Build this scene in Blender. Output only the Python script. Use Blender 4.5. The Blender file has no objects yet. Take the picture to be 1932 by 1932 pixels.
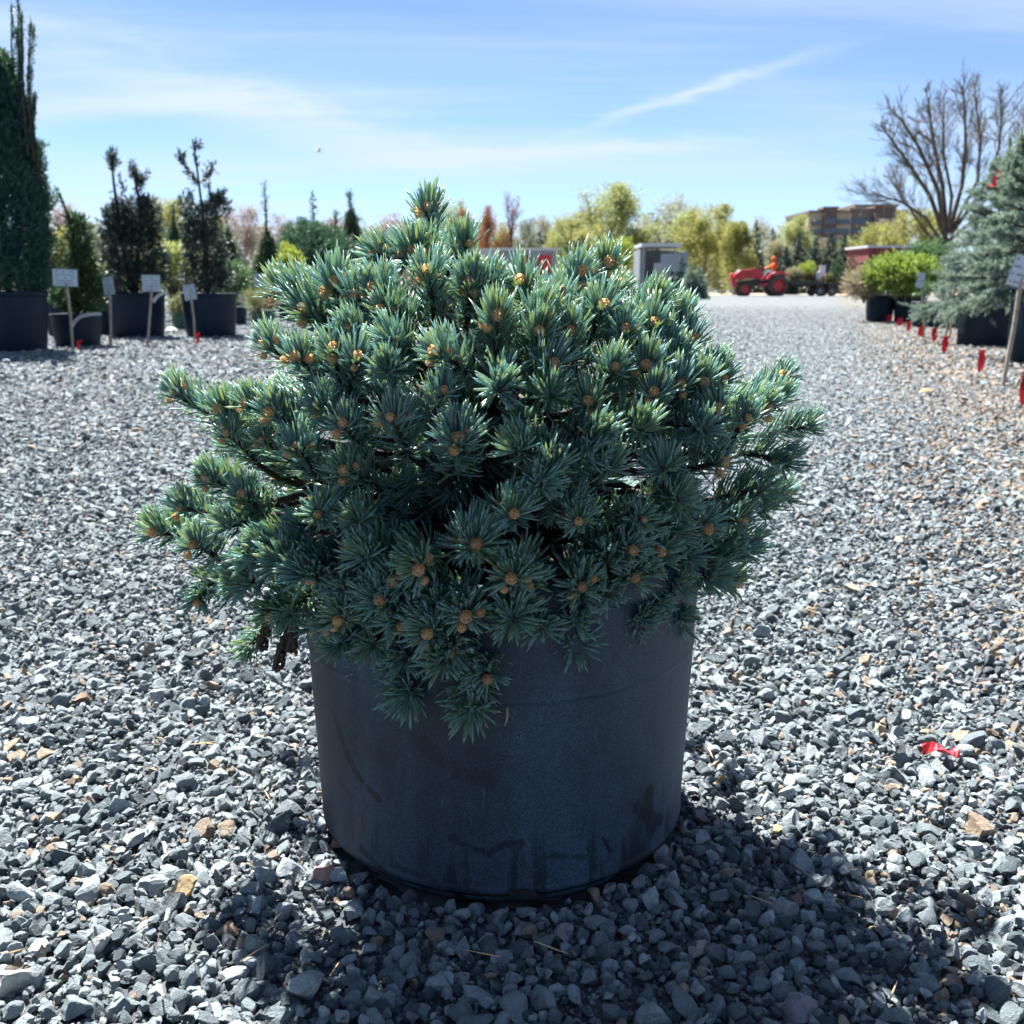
import bpy, math, random
import numpy as np
from mathutils import Vector, Matrix, Quaternion

# ------------------------------------------------------------------ camera, sky, sun, exposure
S = bpy.context.scene
C = S.collection
R = math.radians
PITCH, CAMH, FPX = R(12.5), 0.575, 1932.0
sP, cP = math.sin(PITCH), math.cos(PITCH)

cam = bpy.data.cameras.new('camera'); camo = bpy.data.objects.new('camera', cam); C.objects.link(camo)
camo.location = (0, 0, CAMH); camo.rotation_euler = (R(90) - PITCH, 0, 0)
cam.sensor_width = 36; cam.lens = 36; cam.clip_start = 0.02; cam.clip_end = 3000
cam.dof.use_dof = True; cam.dof.focus_distance = 0.97; cam.dof.aperture_fstop = 13
S.camera = camo

SUN_AZ, SUN_EL = R(-27), R(58)          # azimuth from +Y towards +X (negative: left of the view), elevation
sun_dir = Vector((math.sin(SUN_AZ) * math.cos(SUN_EL), math.cos(SUN_AZ) * math.cos(SUN_EL), math.sin(SUN_EL)))
sl = bpy.data.lights.new('sun', 'SUN'); so = bpy.data.objects.new('sun', sl); C.objects.link(so)
sl.energy = 5.0; sl.angle = R(0.53); sl.color = (1.0, 0.975, 0.92)
so.location = (-3, 6, 12); so.rotation_euler = sun_dir.to_track_quat('Z', 'Y').to_euler()

W = bpy.data.worlds.new('World'); S.world = W; W.use_nodes = True
S.view_settings.view_transform = 'Standard'; S.view_settings.look = 'None'
S.view_settings.gamma = 1; S.view_settings.use_curve_mapping = False
S.view_settings.exposure = 2.25
S.render.engine = 'CYCLES'
S.cycles.use_denoising = True
S.cycles.max_bounces = 6; S.cycles.diffuse_bounces = 3; S.cycles.glossy_bounces = 2
S.cycles.transmission_bounces = 3; S.cycles.transparent_max_bounces = 4


def build_world():
    nt = W.node_tree; N = nt.nodes; L = nt.links
    for n in list(N): N.remove(n)
    out = N.new('ShaderNodeOutputWorld'); bg = N.new('ShaderNodeBackground')
    sky = N.new('ShaderNodeTexSky'); sky.sky_type = 'NISHITA'; sky.sun_disc = False
    sky.sun_elevation = SUN_EL; sky.sun_rotation = SUN_AZ
    sky.altitude = 250; sky.air_density = 0.40; sky.dust_density = 0.10; sky.ozone_density = 2.4
    tc = N.new('ShaderNodeTexCoord')
    # high thin cloud: a flat layer seen in perspective, p = dir.xy / (dir.z + c)
    sep = N.new('ShaderNodeSeparateXYZ'); L.new(tc.outputs['Generated'], sep.inputs[0])

    def m(op, a, b=None, c=None, clamp=False):
        n = N.new('ShaderNodeMath'); n.operation = op; n.use_clamp = clamp
        for i, v in enumerate((a, b, c)):
            if v is None: continue
            if isinstance(v, (int, float)): n.inputs[i].default_value = v
            else: L.new(v, n.inputs[i])
        return n.outputs[0]
    z = m('ADD', m('MAXIMUM', sep.outputs[2], 0.0), 0.10)
    px = m('DIVIDE', sep.outputs[0], z); py = m('DIVIDE', sep.outputs[1], z)
    comb = N.new('ShaderNodeCombineXYZ'); L.new(px, comb.inputs[0]); L.new(py, comb.inputs[1])

    def streaks(rot, scale, sx, sy, lo, hi, seed):
        mp = N.new('ShaderNodeMapping'); mp.inputs['Rotation'].default_value = (0, 0, rot)
        mp.inputs['Scale'].default_value = (sx, sy, 1); mp.inputs['Location'].default_value = (seed, seed * .7, 0)
        L.new(comb.outputs[0], mp.inputs[0])
        ns = N.new('ShaderNodeTexNoise'); ns.inputs['Scale'].default_value = scale
        ns.inputs['Detail'].default_value = 7; ns.inputs['Roughness'].default_value = 0.58
        ns.inputs['Distortion'].default_value = 0.35
        L.new(mp.outputs[0], ns.inputs[0])
        mr = N.new('ShaderNodeMapRange'); mr.interpolation_type = 'SMOOTHSTEP'
        mr.inputs[1].default_value = lo; mr.inputs[2].default_value = hi
        L.new(ns.outputs[0], mr.inputs[0])
        return mr.outputs[0]
    veil = streaks(R(24), 0.55, 0.45, 1.5, 0.34, 0.74, 3.1)
    wisp = streaks(R(-38), 1.1, 0.35, 2.6, 0.52, 0.86, 11.4)
    # one thin trail: near a straight line in the cloud layer
    a = Vector((0.1765 / 0.415, 1.044 / 0.415)); b = Vector((0.733, 2.36))
    def at_px(x, y):
        u, v = (x - 966) / FPX, (966 - y) / FPX
        d = Vector((u, cP + v * sP, -sP + v * cP)).normalized()
        return Vector((d.x / (d.z + .10), d.y / (d.z + .10)))
    nz = N.new('ShaderNodeTexNoise'); nz.inputs['Scale'].default_value = 5.0; nz.inputs['Detail'].default_value = 6
    L.new(comb.outputs[0], nz.inputs[0])
    def trail_(a, b, width, wob, amt, half):
        t = (b - a).normalized(); nrm = Vector((-t.y, t.x))
        dist = m('ADD', m('ADD', m('MULTIPLY', px, nrm.x), m('MULTIPLY', py, nrm.y)), -nrm.dot(a))
        along = m('DIVIDE', m('ADD', m('ADD', m('MULTIPLY', px, t.x), m('MULTIPLY', py, t.y)), -t.dot(a)), (b - a).length)
        dist = m('ADD', dist, m('MULTIPLY', m('SUBTRACT', nz.outputs[0], 0.5), wob))
        g_ = m('POWER', 2.718, m('MULTIPLY', m('MULTIPLY', dist, dist), -width))
        env = m('MULTIPLY', m('SUBTRACT', 1.0, m('MULTIPLY', m('ABSOLUTE', m('SUBTRACT', along, 0.45)), half), clamp=True), amt)
        return m('MULTIPLY', m('MULTIPLY', g_, env), m('ADD', nz.outputs[0], 0.3))
    trail = m('ADD', trail_(at_px(1115, 238), at_px(1600, 84), 420.0, .22, .75, 1.5), trail_(at_px(60, 90), at_px(800, 300), 14.0, .5, .6, .9))
    trail = m('ADD', trail, trail_(at_px(830, 300), at_px(1500, 262), 60.0, .3, .6, 1.3))
    cloud = m('ADD', m('ADD', m('MULTIPLY', veil, 0.62), m('MULTIPLY', wisp, 0.40)), m('ADD', trail, m('MULTIPLY', m('POWER', m('SUBTRACT', 1.0, m('MAXIMUM', sep.outputs[2], 0.0)), 9.0), 0.75)), clamp=True)
    # clouds thicken towards the horizon as the layer is seen edge on
    mix = N.new('ShaderNodeMix'); mix.data_type = 'RGBA'
    wb = N.new('ShaderNodeMix'); wb.data_type = 'RGBA'; wb.blend_type = 'MULTIPLY'; wb.inputs[0].default_value = 1.0
    L.new(sky.outputs[0], wb.inputs[6]); wb.inputs[7].default_value = (.88, 1.0, 1.03, 1)
    L.new(cloud, mix.inputs[0]); L.new(wb.outputs[2], mix.inputs[6])
    mix.inputs[7].default_value = (3.25, 3.85, 4.45, 1)
    bg.inputs[1].default_value = 0.05
    L.new(mix.outputs[2], bg.inputs[0]); L.new(bg.outputs[0], out.inputs[0])


build_world()

# ------------------------------------------------------------------ pixel helpers (1932 px wide view of the photo)
def ray(x, y):
    u, v = (x - 966) / FPX, (966 - y) / FPX
    return Vector((u, cP + v * sP, -sP + v * cP))
def G(x, y, z=0.0):
    d = ray(x, y); k = (z - CAMH) / d.z
    return Vector((0, 0, CAMH)) + d * k
def AT(x, y, Y):
    d = ray(x, y); return Vector((0, 0, CAMH)) + d * (Y / d.y)
def GY(y): return G(966, y).y
def px_m(Y): return Y / FPX / 0.98         # metres per pixel near the horizon at distance Y


# ------------------------------------------------------------------ mesh helpers
class MB:
    def __init__(s): s.v = []; s.f = {}; s.n = 0
    def add(s, V, F):
        V = np.asarray(V, dtype=np.float64).reshape(-1, 3)
        for f in (F if isinstance(F, list) and len(F) and isinstance(F[0], np.ndarray) and F[0].ndim == 2 else [np.asarray(F)]):
            if f.size: s.f.setdefault(f.shape[1], []).append(f + s.n)
        s.v.append(V); s.n += len(V); return s
    def poly(s, V, faces):
        V = np.asarray(V, float)
        for f in faces: s.f.setdefault(len(f), []).append(np.asarray([f]) + s.n)
        s.v.append(V); s.n += len(V); return s
    def box(s, c, h, rot=None, taper=1.0):
        c = np.asarray(c, float); h = np.asarray(h, float)
        V = np.array([[x, y, z] for z in (-1, 1) for y in (-1, 1) for x in (-1, 1)], float)
        V[4:, :2] *= taper; V = V * h
        if rot is not None: V = V @ np.array(rot.to_matrix() if hasattr(rot, 'to_matrix') else rot).T
        F = np.array([[0, 2, 3, 1], [4, 5, 7, 6], [0, 1, 5, 4], [2, 6, 7, 3], [0, 4, 6, 2], [1, 3, 7, 5]])
        return s.add(V + c, F)
    def tube(s, pts, rad, sides=6, cap=True):
        P = np.asarray(pts, float); n = len(P)
        rad = np.broadcast_to(np.asarray(rad, float), (n,))
        T = np.gradient(P, axis=0); T /= np.linalg.norm(T, axis=1)[:, None] + 1e-12
        ref = np.array([0.31, 0.17, 0.93]) if abs(T[0][2]) < .9 else np.array([1.0, .2, 0])
        A = np.cross(T, ref); A /= np.linalg.norm(A, axis=1)[:, None] + 1e-12; B = np.cross(T, A)
        th = np.arange(sides) / sides * 2 * math.pi
        V = (P[:, None] + rad[:, None, None] * (np.cos(th)[None, :, None] * A[:, None] + np.sin(th)[None, :, None] * B[:, None])).reshape(-1, 3)
        i = np.arange(n - 1)[:, None] * sides; j = np.arange(sides)[None]; k = (j + 1) % sides
        F = np.stack([i + j, i + k, i + sides + k, i + sides + j], -1).reshape(-1, 4)
        s.add(V, F)
        if cap and sides > 2:
            s.f.setdefault(sides, []).append(np.array([[*range(sides)]])[:, ::-1] + s.n - len(V))
            s.f.setdefault(sides, []).append(np.array([[*range(sides)]]) + s.n - sides)
        return s
    def lathe(s, prof, sides=32, c=(0, 0, 0), axis='z', cap=False):
        prof = np.asarray(prof, float); n = len(prof)
        th = np.arange(sides) / sides * 2 * math.pi
        X = prof[:, None, 0] * np.cos(th); Y = prof[:, None, 0] * np.sin(th); Z = np.repeat(prof[:, 1:2], sides, 1)
        V = np.stack([X, Y, Z], -1).reshape(-1, 3)
        if axis == 'y': V = V[:, [0, 2, 1]] * np.array([1, -1, 1])
        i = np.arange(n - 1)[:, None] * sides; j = np.arange(sides)[None]; k = (j + 1) % sides
        F = np.stack([i + j, i + k, i + sides + k, i + sides + j], -1).reshape(-1, 4)
        return s.add(V + np.asarray(c, float), F)
    def mesh(s, name, smooth=False):
        me = bpy.data.meshes.new(name)
        V = np.concatenate(s.v) if s.v else np.zeros((0, 3))
        loops = []; tot = []
        for k, fs in s.f.items():
            a = np.concatenate(fs); loops.append(a.reshape(-1)); tot.append(np.full(len(a), k))
        loops = np.concatenate(loops).astype(np.int32); tot = np.concatenate(tot).astype(np.int32)
        me.vertices.add(len(V)); me.vertices.foreach_set('co', V.astype(np.float32).reshape(-1))
        me.loops.add(len(loops)); me.loops.foreach_set('vertex_index', loops)
        me.polygons.add(len(tot)); st = np.concatenate([[0], np.cumsum(tot)[:-1]]).astype(np.int32)
        me.polygons.foreach_set('loop_start', st); me.polygons.foreach_set('loop_total', tot)
        me.polygons.foreach_set('use_smooth', np.full(len(tot), bool(smooth)))
        me.update(calc_edges=True); me.validate()
        return me
    def build(s, name, mat, parent=None, smooth=False):
        me = s.mesh(name, smooth); me.materials.append(mat)
        return link(name, me, parent)

def link(name, me, parent=None):
    o = bpy.data.objects.new(name, me); C.objects.link(o)
    if parent is not None: o.parent = parent
    return o
def tag(o, label=None, cat=None, group=None, kind=None):
    if label: o['label'] = label
    if cat: o['category'] = cat
    if group: o['group'] = group
    if kind: o['kind'] = kind
    return o
def empty(name, loc=(0, 0, 0), rz=0, label=None, cat=None, group=None):
    o = bpy.data.objects.new(name, None); C.objects.link(o); o.empty_display_size = .1
    o.location = loc; o.rotation_euler = (0, 0, rz)
    return tag(o, label, cat, group)
def norm(a): return a / (np.linalg.norm(a, axis=-1, keepdims=True) + 1e-12)
def frames(D, rng):
    D = norm(D); r = rng.normal(size=D.shape); A = norm(np.cross(D, r)); return D, A, np.cross(D, A)

# ------------------------------------------------------------------ materials
def new_mat(name):
    m = bpy.data.materials.new(name); m.use_nodes = True
    nt = m.node_tree; b = nt.nodes['Principled BSDF']; return m, nt, b
def mix_rgb(nt, fac, a, b):
    n = nt.nodes.new('ShaderNodeMix'); n.data_type = 'RGBA'
    for i, v in ((0, fac), (6, a), (7, b)):
        if isinstance(v, (int, float)): n.inputs[i].default_value = v
        elif isinstance(v, tuple): n.inputs[i].default_value = (*v[:3], 1)
        else: nt.links.new(v, n.inputs[i])
    return n.outputs[2]
def noise(nt, scale, detail=4, rough=.55, coord='Object', vec=None):
    n = nt.nodes.new('ShaderNodeTexNoise'); n.inputs['Scale'].default_value = scale
    n.inputs['Detail'].default_value = detail; n.inputs['Roughness'].default_value = rough
    if vec is None:
        t = nt.nodes.new('ShaderNodeTexCoord'); vec = t.outputs[coord]
    nt.links.new(vec, n.inputs[0]); return n.outputs[0]
def rampf(nt, v, lo, hi):
    n = nt.nodes.new('ShaderNodeMapRange'); n.interpolation_type = 'SMOOTHSTEP'
    n.inputs[1].default_value = lo; n.inputs[2].default_value = hi
    nt.links.new(v, n.inputs[0]); return n.outputs[0]
def bump(nt, b, h, strength=.3, dist=.01):
    n = nt.nodes.new('ShaderNodeBump'); n.inputs['Strength'].default_value = strength; n.inputs['Distance'].default_value = dist
    nt.links.new(h, n.inputs['Height']); nt.links.new(n.outputs[0], b.inputs['Normal'])
def mathn(nt, op, a, b=None, clamp=False):
    n = nt.nodes.new('ShaderNodeMath'); n.operation = op; n.use_clamp = clamp
    for i, v in enumerate((a, b)):
        if v is None: continue
        if isinstance(v, (int, float)): n.inputs[i].default_value = v
        else: nt.links.new(v, n.inputs[i])
    return n.outputs[0]

def plain(name, c1, c2=None, rough=.6, scale=8, bmp=.15, metal=0, coord='Object', spec=.4, lo=.35, hi=.7, bd=.01):
    m, nt, b = new_mat(name)
    c2 = c2 or tuple(x * .7 for x in c1)
    h = noise(nt, scale, 6, .6, coord)
    nt.links.new(mix_rgb(nt, rampf(nt, h, lo, hi), c1, c2), b.inputs['Base Color'])
    b.inputs['Roughness'].default_value = rough; b.inputs['Metallic'].default_value = metal
    b.inputs['Specular IOR Level'].default_value = spec
    if bmp: bump(nt, b, noise(nt, scale * 4, 4, .6, coord), bmp, bd)
    return m
def leaf(name, c1, c2, c3=None, trans=.3, tcol=None, rough=.5, spec=.3):
    """foliage: colour varies from blade to blade, some light passes through"""
    m, nt, b = new_mat(name)
    g = nt.nodes.new('ShaderNodeNewGeometry'); r = g.outputs['Random Per Island']
    col = mix_rgb(nt, r, c1, c2)
    if c3: col = mix_rgb(nt, rampf(nt, noise(nt, 2.2, 2), .45, .65), col, c3)
    nt.links.new(col, b.inputs['Base Color']); b.inputs['Roughness'].default_value = rough
    b.inputs['Specular IOR Level'].default_value = spec
    if trans:
        t = nt.nodes.new('ShaderNodeBsdfTranslucent')
        t.inputs[0].default_value = (*(tcol or tuple(min(1, x * 1.8) for x in c1)), 1)
        ms = nt.nodes.new('ShaderNodeMixShader'); ms.inputs[0].default_value = trans
        nt.links.new(b.outputs[0], ms.inputs[1]); nt.links.new(t.outputs[0], ms.inputs[2])
        nt.links.new(ms.outputs[0], nt.nodes['Material Output'].inputs[0])
    return m

M = {}
M['bark'] = plain('bark', (.07, .05, .035), (.03, .022, .018), .9, 30, .4)
M['greybark'] = plain('grey_bark', (.105, .080, .060), (.055, .042, .034), .9, 6, .4)
M['palebark'] = plain('pale_bark', (.26, .22, .18), (.14, .11, .09), .9, 6, .3)
M['twig'] = plain('twig', (.050, .036, .026), (.024, .017, .013), .85, 60, .4, bd=.002)
M['blackpot'] = plain('black_pot_plastic', (.006, .015, .028), (.010, .021, .038), .55, 5, .06, spec=.18)
M['greenpot'] = plain('green_pot_plastic', (.02, .075, .055), (.03, .09, .07), .5, 5, .05)
M['soil'] = plain('potting_soil', (.05, .032, .02), (.02, .014, .01), .95, 60, .8)
M['red'] = plain('red_flag_film', (.75, .02, .03), (.6, .012, .025), .5, 30, .1)
M['redpaint'] = plain('red_paint', (.44, .010, .026), (.30, .009, .018), .35, 3, .02, spec=.5)
M['rubber'] = plain('tyre_rubber', (.035, .034, .033), (.09, .08, .07), .85, 12, .4)
M['blackmetal'] = plain('black_metal', (.015, .016, .018), (.03, .03, .03), .5, 10, .05)
M['orange'] = plain('orange_cloth', (.62, .12, .018), (.50, .085, .012), .8, 20, .3)
M['jeans'] = plain('grey_blue_cloth', (.13, .16, .21), (.08, .10, .14), .85, 20, .3)
M['skin'] = plain('skin', (.45, .26, .18), (.40, .22, .15), .6, 20, .05)
M['hair'] = plain('dark_hair', (.03, .02, .015), None, .6, 20, .1)
M['white'] = plain('white_panel', (.46, .48, .51), (.40, .42, .45), .5, 4, .02)
M['greypanel'] = plain('grey_panel', (.24, .26, .29), (.19, .21, .23), .5, 2, .03)
M['greywood'] = plain('weathered_stake', (.30, .26, .21), (.19, .16, .13), .85, 30, .3)
M['signgrey'] = plain('sign_back', (.20, .22, .25), (.16, .18, .2), .6, 10, .05)
M['paper'] = plain('white_card', (.42, .48, .56), (.38, .44, .51), .45, 20, .02)
M['print'] = plain('grey_print', (.16, .19, .25), (.12, .14, .2), .6, 40, 0)
M['signframe'] = plain('sign_frame', (.07, .11, .12), (.10, .14, .15), .4, 10, .03)

# needles of the dwarf spruce: waxy blue-green, paler wax lines, light passes through the thin edges
def needle_mat():
    m, nt, b = new_mat('blue_green_needle')
    g = nt.nodes.new('ShaderNodeNewGeometry'); r = g.outputs['Random Per Island']
    oi = nt.nodes.new('ShaderNodeObjectInfo')
    c = mix_rgb(nt, r, (.058, .175, .205), (.150, .300, .340))
    c = mix_rgb(nt, mathn(nt, 'MULTIPLY', mathn(nt, 'POWER', oi.outputs['Random'], 2.0), .6), c, (.10, .20, .075))
    c = mix_rgb(nt, rampf(nt, r, .975, .98), c, (.20, .12, .05))
    wax = rampf(nt, noise(nt, 260, 2, .5), .42, .62)
    c = mix_rgb(nt, mathn(nt, 'MULTIPLY', wax, .45), c, (.32, .47, .48))
    nt.links.new(c, b.inputs['Base Color'])
    b.inputs['Roughness'].default_value = .34; b.inputs['Specular IOR Level'].default_value = .75
    t = nt.nodes.new('ShaderNodeBsdfTranslucent')
    nt.links.new(mix_rgb(nt, r, (.68, .76, .32), (.38, .62, .58)), t.inputs[0])
    ms = nt.nodes.new('ShaderNodeMixShader'); ms.inputs[0].default_value = .44
    nt.links.new(b.outputs[0], ms.inputs[1]); nt.links.new(t.outputs[0], ms.inputs[2])
    nt.links.new(ms.outputs[0], nt.nodes['Material Output'].inputs[0])
    return m
M['needle'] = needle_mat()
def bud_mat():
    m, nt, b = new_mat('tan_bud_scale')
    n = noise(nt, 420, 3, .6)
    c = mix_rgb(nt, rampf(nt, n, .36, .64), (.42, .25, .12), (.88, .72, .50))
    gi_ = nt.nodes.new('ShaderNodeNewGeometry'); c = mix_rgb(nt, mathn(nt, 'MULTIPLY', gi_.outputs['Random Per Island'], .5), c, (.50, .30, .16))
    nt.links.new(c, b.inputs['Base Color']); b.inputs['Roughness'].default_value = .8; b.inputs['Specular IOR Level'].default_value = .12
    t = nt.nodes.new('ShaderNodeBsdfTranslucent'); t.inputs[0].default_value = (.85, .56, .26, 1)
    ms = nt.nodes.new('ShaderNodeMixShader'); ms.inputs[0].default_value = .4
    nt.links.new(b.outputs[0], ms.inputs[1]); nt.links.new(t.outputs[0], ms.inputs[2])
    nt.links.new(ms.outputs[0], nt.nodes['Material Output'].inputs[0])
    return m
M['bud'] = bud_mat()

# gravel colours: bluish trap rock with a few tan and pink pieces
def stone_color(nt, tint, val):
    grey = mix_rgb(nt, val, (.036, .058, .075), (.48, .55, .585))
    warm = mix_rgb(nt, val, (.22, .165, .12), (.47, .37, .27))
    return mix_rgb(nt, rampf(nt, tint, .90, .93), grey, warm)
def stone_mat(name, instanced):
    m, nt, b = new_mat(name)
    if instanced:
        a = nt.nodes.new('ShaderNodeAttribute'); a.attribute_type = 'INSTANCER'; a.attribute_name = 'tint'
        v = nt.nodes.new('ShaderNodeAttribute'); v.attribute_type = 'INSTANCER'; v.attribute_name = 'shade'
        c = stone_color(nt, a.outputs['Fac'], v.outputs['Fac'])
    else:
        oi = nt.nodes.new('ShaderNodeObjectInfo'); c = oi.outputs['Color']
    oi2 = nt.nodes.new('ShaderNodeObjectInfo'); tc = nt.nodes.new('ShaderNodeTexCoord'); off = nt.nodes.new('ShaderNodeVectorMath'); off.operation = 'ADD'
    nt.links.new(tc.outputs['Object'], off.inputs[0]); nt.links.new(mathn(nt, 'MULTIPLY', oi2.outputs['Random'], 37.0), off.inputs[1]); V_ = off.outputs[0]
    c = mix_rgb(nt, mathn(nt, 'MULTIPLY', rampf(nt, noise(nt, 2.2, 5, .7, vec=V_), .40, .66), .42), c, (.07, .085, .095))
    c = mix_rgb(nt, mathn(nt, 'MULTIPLY', rampf(nt, noise(nt, 9, 4, .7, vec=V_), .56, .70), .45), c, (.50, .51, .50))
    nt.links.new(c, b.inputs['Base Color']); b.inputs['Roughness'].default_value = .66
    b.inputs['Specular IOR Level'].default_value = .35
    bump(nt, b, noise(nt, 5.5, 6, .72, vec=V_), .55, .12)
    return m
M['gravel'] = stone_mat('trap_rock', True)
M['stone'] = stone_mat('trap_rock_single', False)

def ground_mat():
    m, nt, b = new_mat('gravel_yard')
    tc = nt.nodes.new('ShaderNodeTexCoord'); P = tc.outputs['Object']
    vo = nt.nodes.new('ShaderNodeTexVoronoi'); vo.inputs['Scale'].default_value = 38; nt.links.new(P, vo.inputs[0])
    sp = nt.nodes.new('ShaderNodeSeparateColor'); nt.links.new(vo.outputs['Color'], sp.inputs[0])
    c = stone_color(nt, sp.outputs[0], sp.outputs[1])
    # leaf litter and dirt under the right hand row and along the far edge
    xyz = nt.nodes.new('ShaderNodeSeparateXYZ'); nt.links.new(P, xyz.inputs[0])
    n1 = noise(nt, .5, 4, .6, vec=P)
    edge = mathn(nt, 'ADD', mathn(nt, 'SUBTRACT', xyz.outputs[0], mathn(nt, 'MULTIPLY', xyz.outputs[1], .30)), mathn(nt, 'MULTIPLY', n1, 1.2))
    lit = rampf(nt, edge, .5, 1.4)
    n2 = noise(nt, 26, 4, .7, vec=P)
    c = mix_rgb(nt, mathn(nt, 'MULTIPLY', lit, rampf(nt, n2, .38, .6)), c, (.33, .25, .17))
    c = mix_rgb(nt, mathn(nt, 'MULTIPLY', rampf(nt, noise(nt, .12, 4, .6, vec=P), .45, .7), .5), c, (.36, .345, .33))
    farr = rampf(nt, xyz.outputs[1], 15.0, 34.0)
    c = mix_rgb(nt, mathn(nt, 'SUBTRACT', .90, mathn(nt, 'MULTIPLY', farr, .20)), c, (.050, .054, .058))      # colour darkened for the missing shade between stones; compacted and paler further back
    nt.links.new(c, b.inputs['Base Color']); b.inputs['Roughness'].default_value = .95; b.inputs['Specular IOR Level'].default_value = .08
    bump(nt, b, mathn(nt, 'SUBTRACT', 1.0, vo.outputs['Distance']), .9, .012)
    return m
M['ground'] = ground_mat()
M['dirt'] = plain('tan_dirt', (.40, .32, .24), (.30, .24, .18), .95, 1.5, .3, bd=.05)

# ------------------------------------------------------------------ ground
rng = np.random.default_rng(7)
gb = MB()
gx = np.array([-900, -200, -60, -20, -8, 0, 8, 20, 60, 200, 900.]); gy = np.array([-30, -4, 4, 14, 30, 60, 120, 300, 1500.])
V = np.array([[x, y, 0] for y in gy for x in gx]); n = len(gx)
F = np.array([[j * n + i, j * n + i + 1, (j + 1) * n + i + 1, (j + 1) * n + i] for j in range(len(gy) - 1) for i in range(n - 1)])
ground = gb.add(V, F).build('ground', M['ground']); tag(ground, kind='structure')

# far strip of bare tan dirt behind the yard
Yd0, Yd1 = GY(556.5), 75.0
xs = np.linspace(-40, 60, 60); e0 = Yd0 + rng.normal(0, .5, 60)
V = np.concatenate([np.stack([xs, e0, np.full(60, .004)], 1), np.stack([xs, np.full(60, Yd1), np.full(60, .004)], 1)])
F = np.array([[i, i + 1, 61 + i, 60 + i] for i in range(59)])
dirt = MB().add(V, F).build('dirt_track', M['dirt']); tag(dirt, kind='structure')

# ------------------------------------------------------------------ the stones
POT_C = Vector((-.012, 1.046, 0)); POT_R = .201

def rock_mesh(i, rng):
    # a sphere cut by random planes: flat broken faces with worn edges
    import bmesh
    bm = bmesh.new(); bmesh.ops.create_icosphere(bm, subdivisions=3, radius=1)
    P = np.array([v.co[:] for v in bm.verts])
    nn = norm(rng.normal(size=(9, 3))); dd = rng.uniform(.30, .74, 9)
    for k in range(9):
        h = P @ nn[k] - dd[k]; P -= np.where(h > 0, h * .985, 0)[:, None] * nn[k]
    P += .035 * np.sin(P[:, [1, 2, 0]] * rng.uniform(4, 7, 3) + rng.uniform(0, 6, 3)) + rng.normal(0, .006, P.shape)
    P *= np.array([1.0, rng.uniform(.60, .95), rng.uniform(.45, .85)]) / np.abs(P).max()
    for v, p in zip(bm.verts, P): v.co = p
    me = bpy.data.meshes.new('stone'); bm.to_mesh(me); bm.free()
    return me
rocks = [rock_mesh(i, rng) for i in range(14)]
proto_coll = bpy.data.collections.new('gravel_pieces')
for i, me in enumerate(rocks):
    mm = me.copy(); mm.materials.append(M['gravel'])
    o = bpy.data.objects.new('gravel_piece', mm); proto_coll.objects.link(o)
for me in rocks: me.materials.append(M['stone'])

keep_out = []      # (x, y, r) circles where pots stand; filled below, needed here for the gravel
def jitter_grid(y0, y1, sp, rng, marg):
    out = []
    ys = np.arange(y0, y1, sp)
    for y in ys:
        w = .56 * y + marg; xs = np.arange(-w, w, sp)
        p = np.stack([xs + rng.uniform(-.55, .55, len(xs)) * sp, y + rng.uniform(-.55, .55, len(xs)) * sp], 1); out.append(p)
    return np.concatenate(out)
KO = [(POT_C.x, POT_C.y, POT_R - .009)]
def ko_filter(P):
    m = np.ones(len(P), bool)
    for x, y, r in KO: m &= (P[:, 0] - x) ** 2 + (P[:, 1] - y) ** 2 > r * r
    return P[m]

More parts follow.
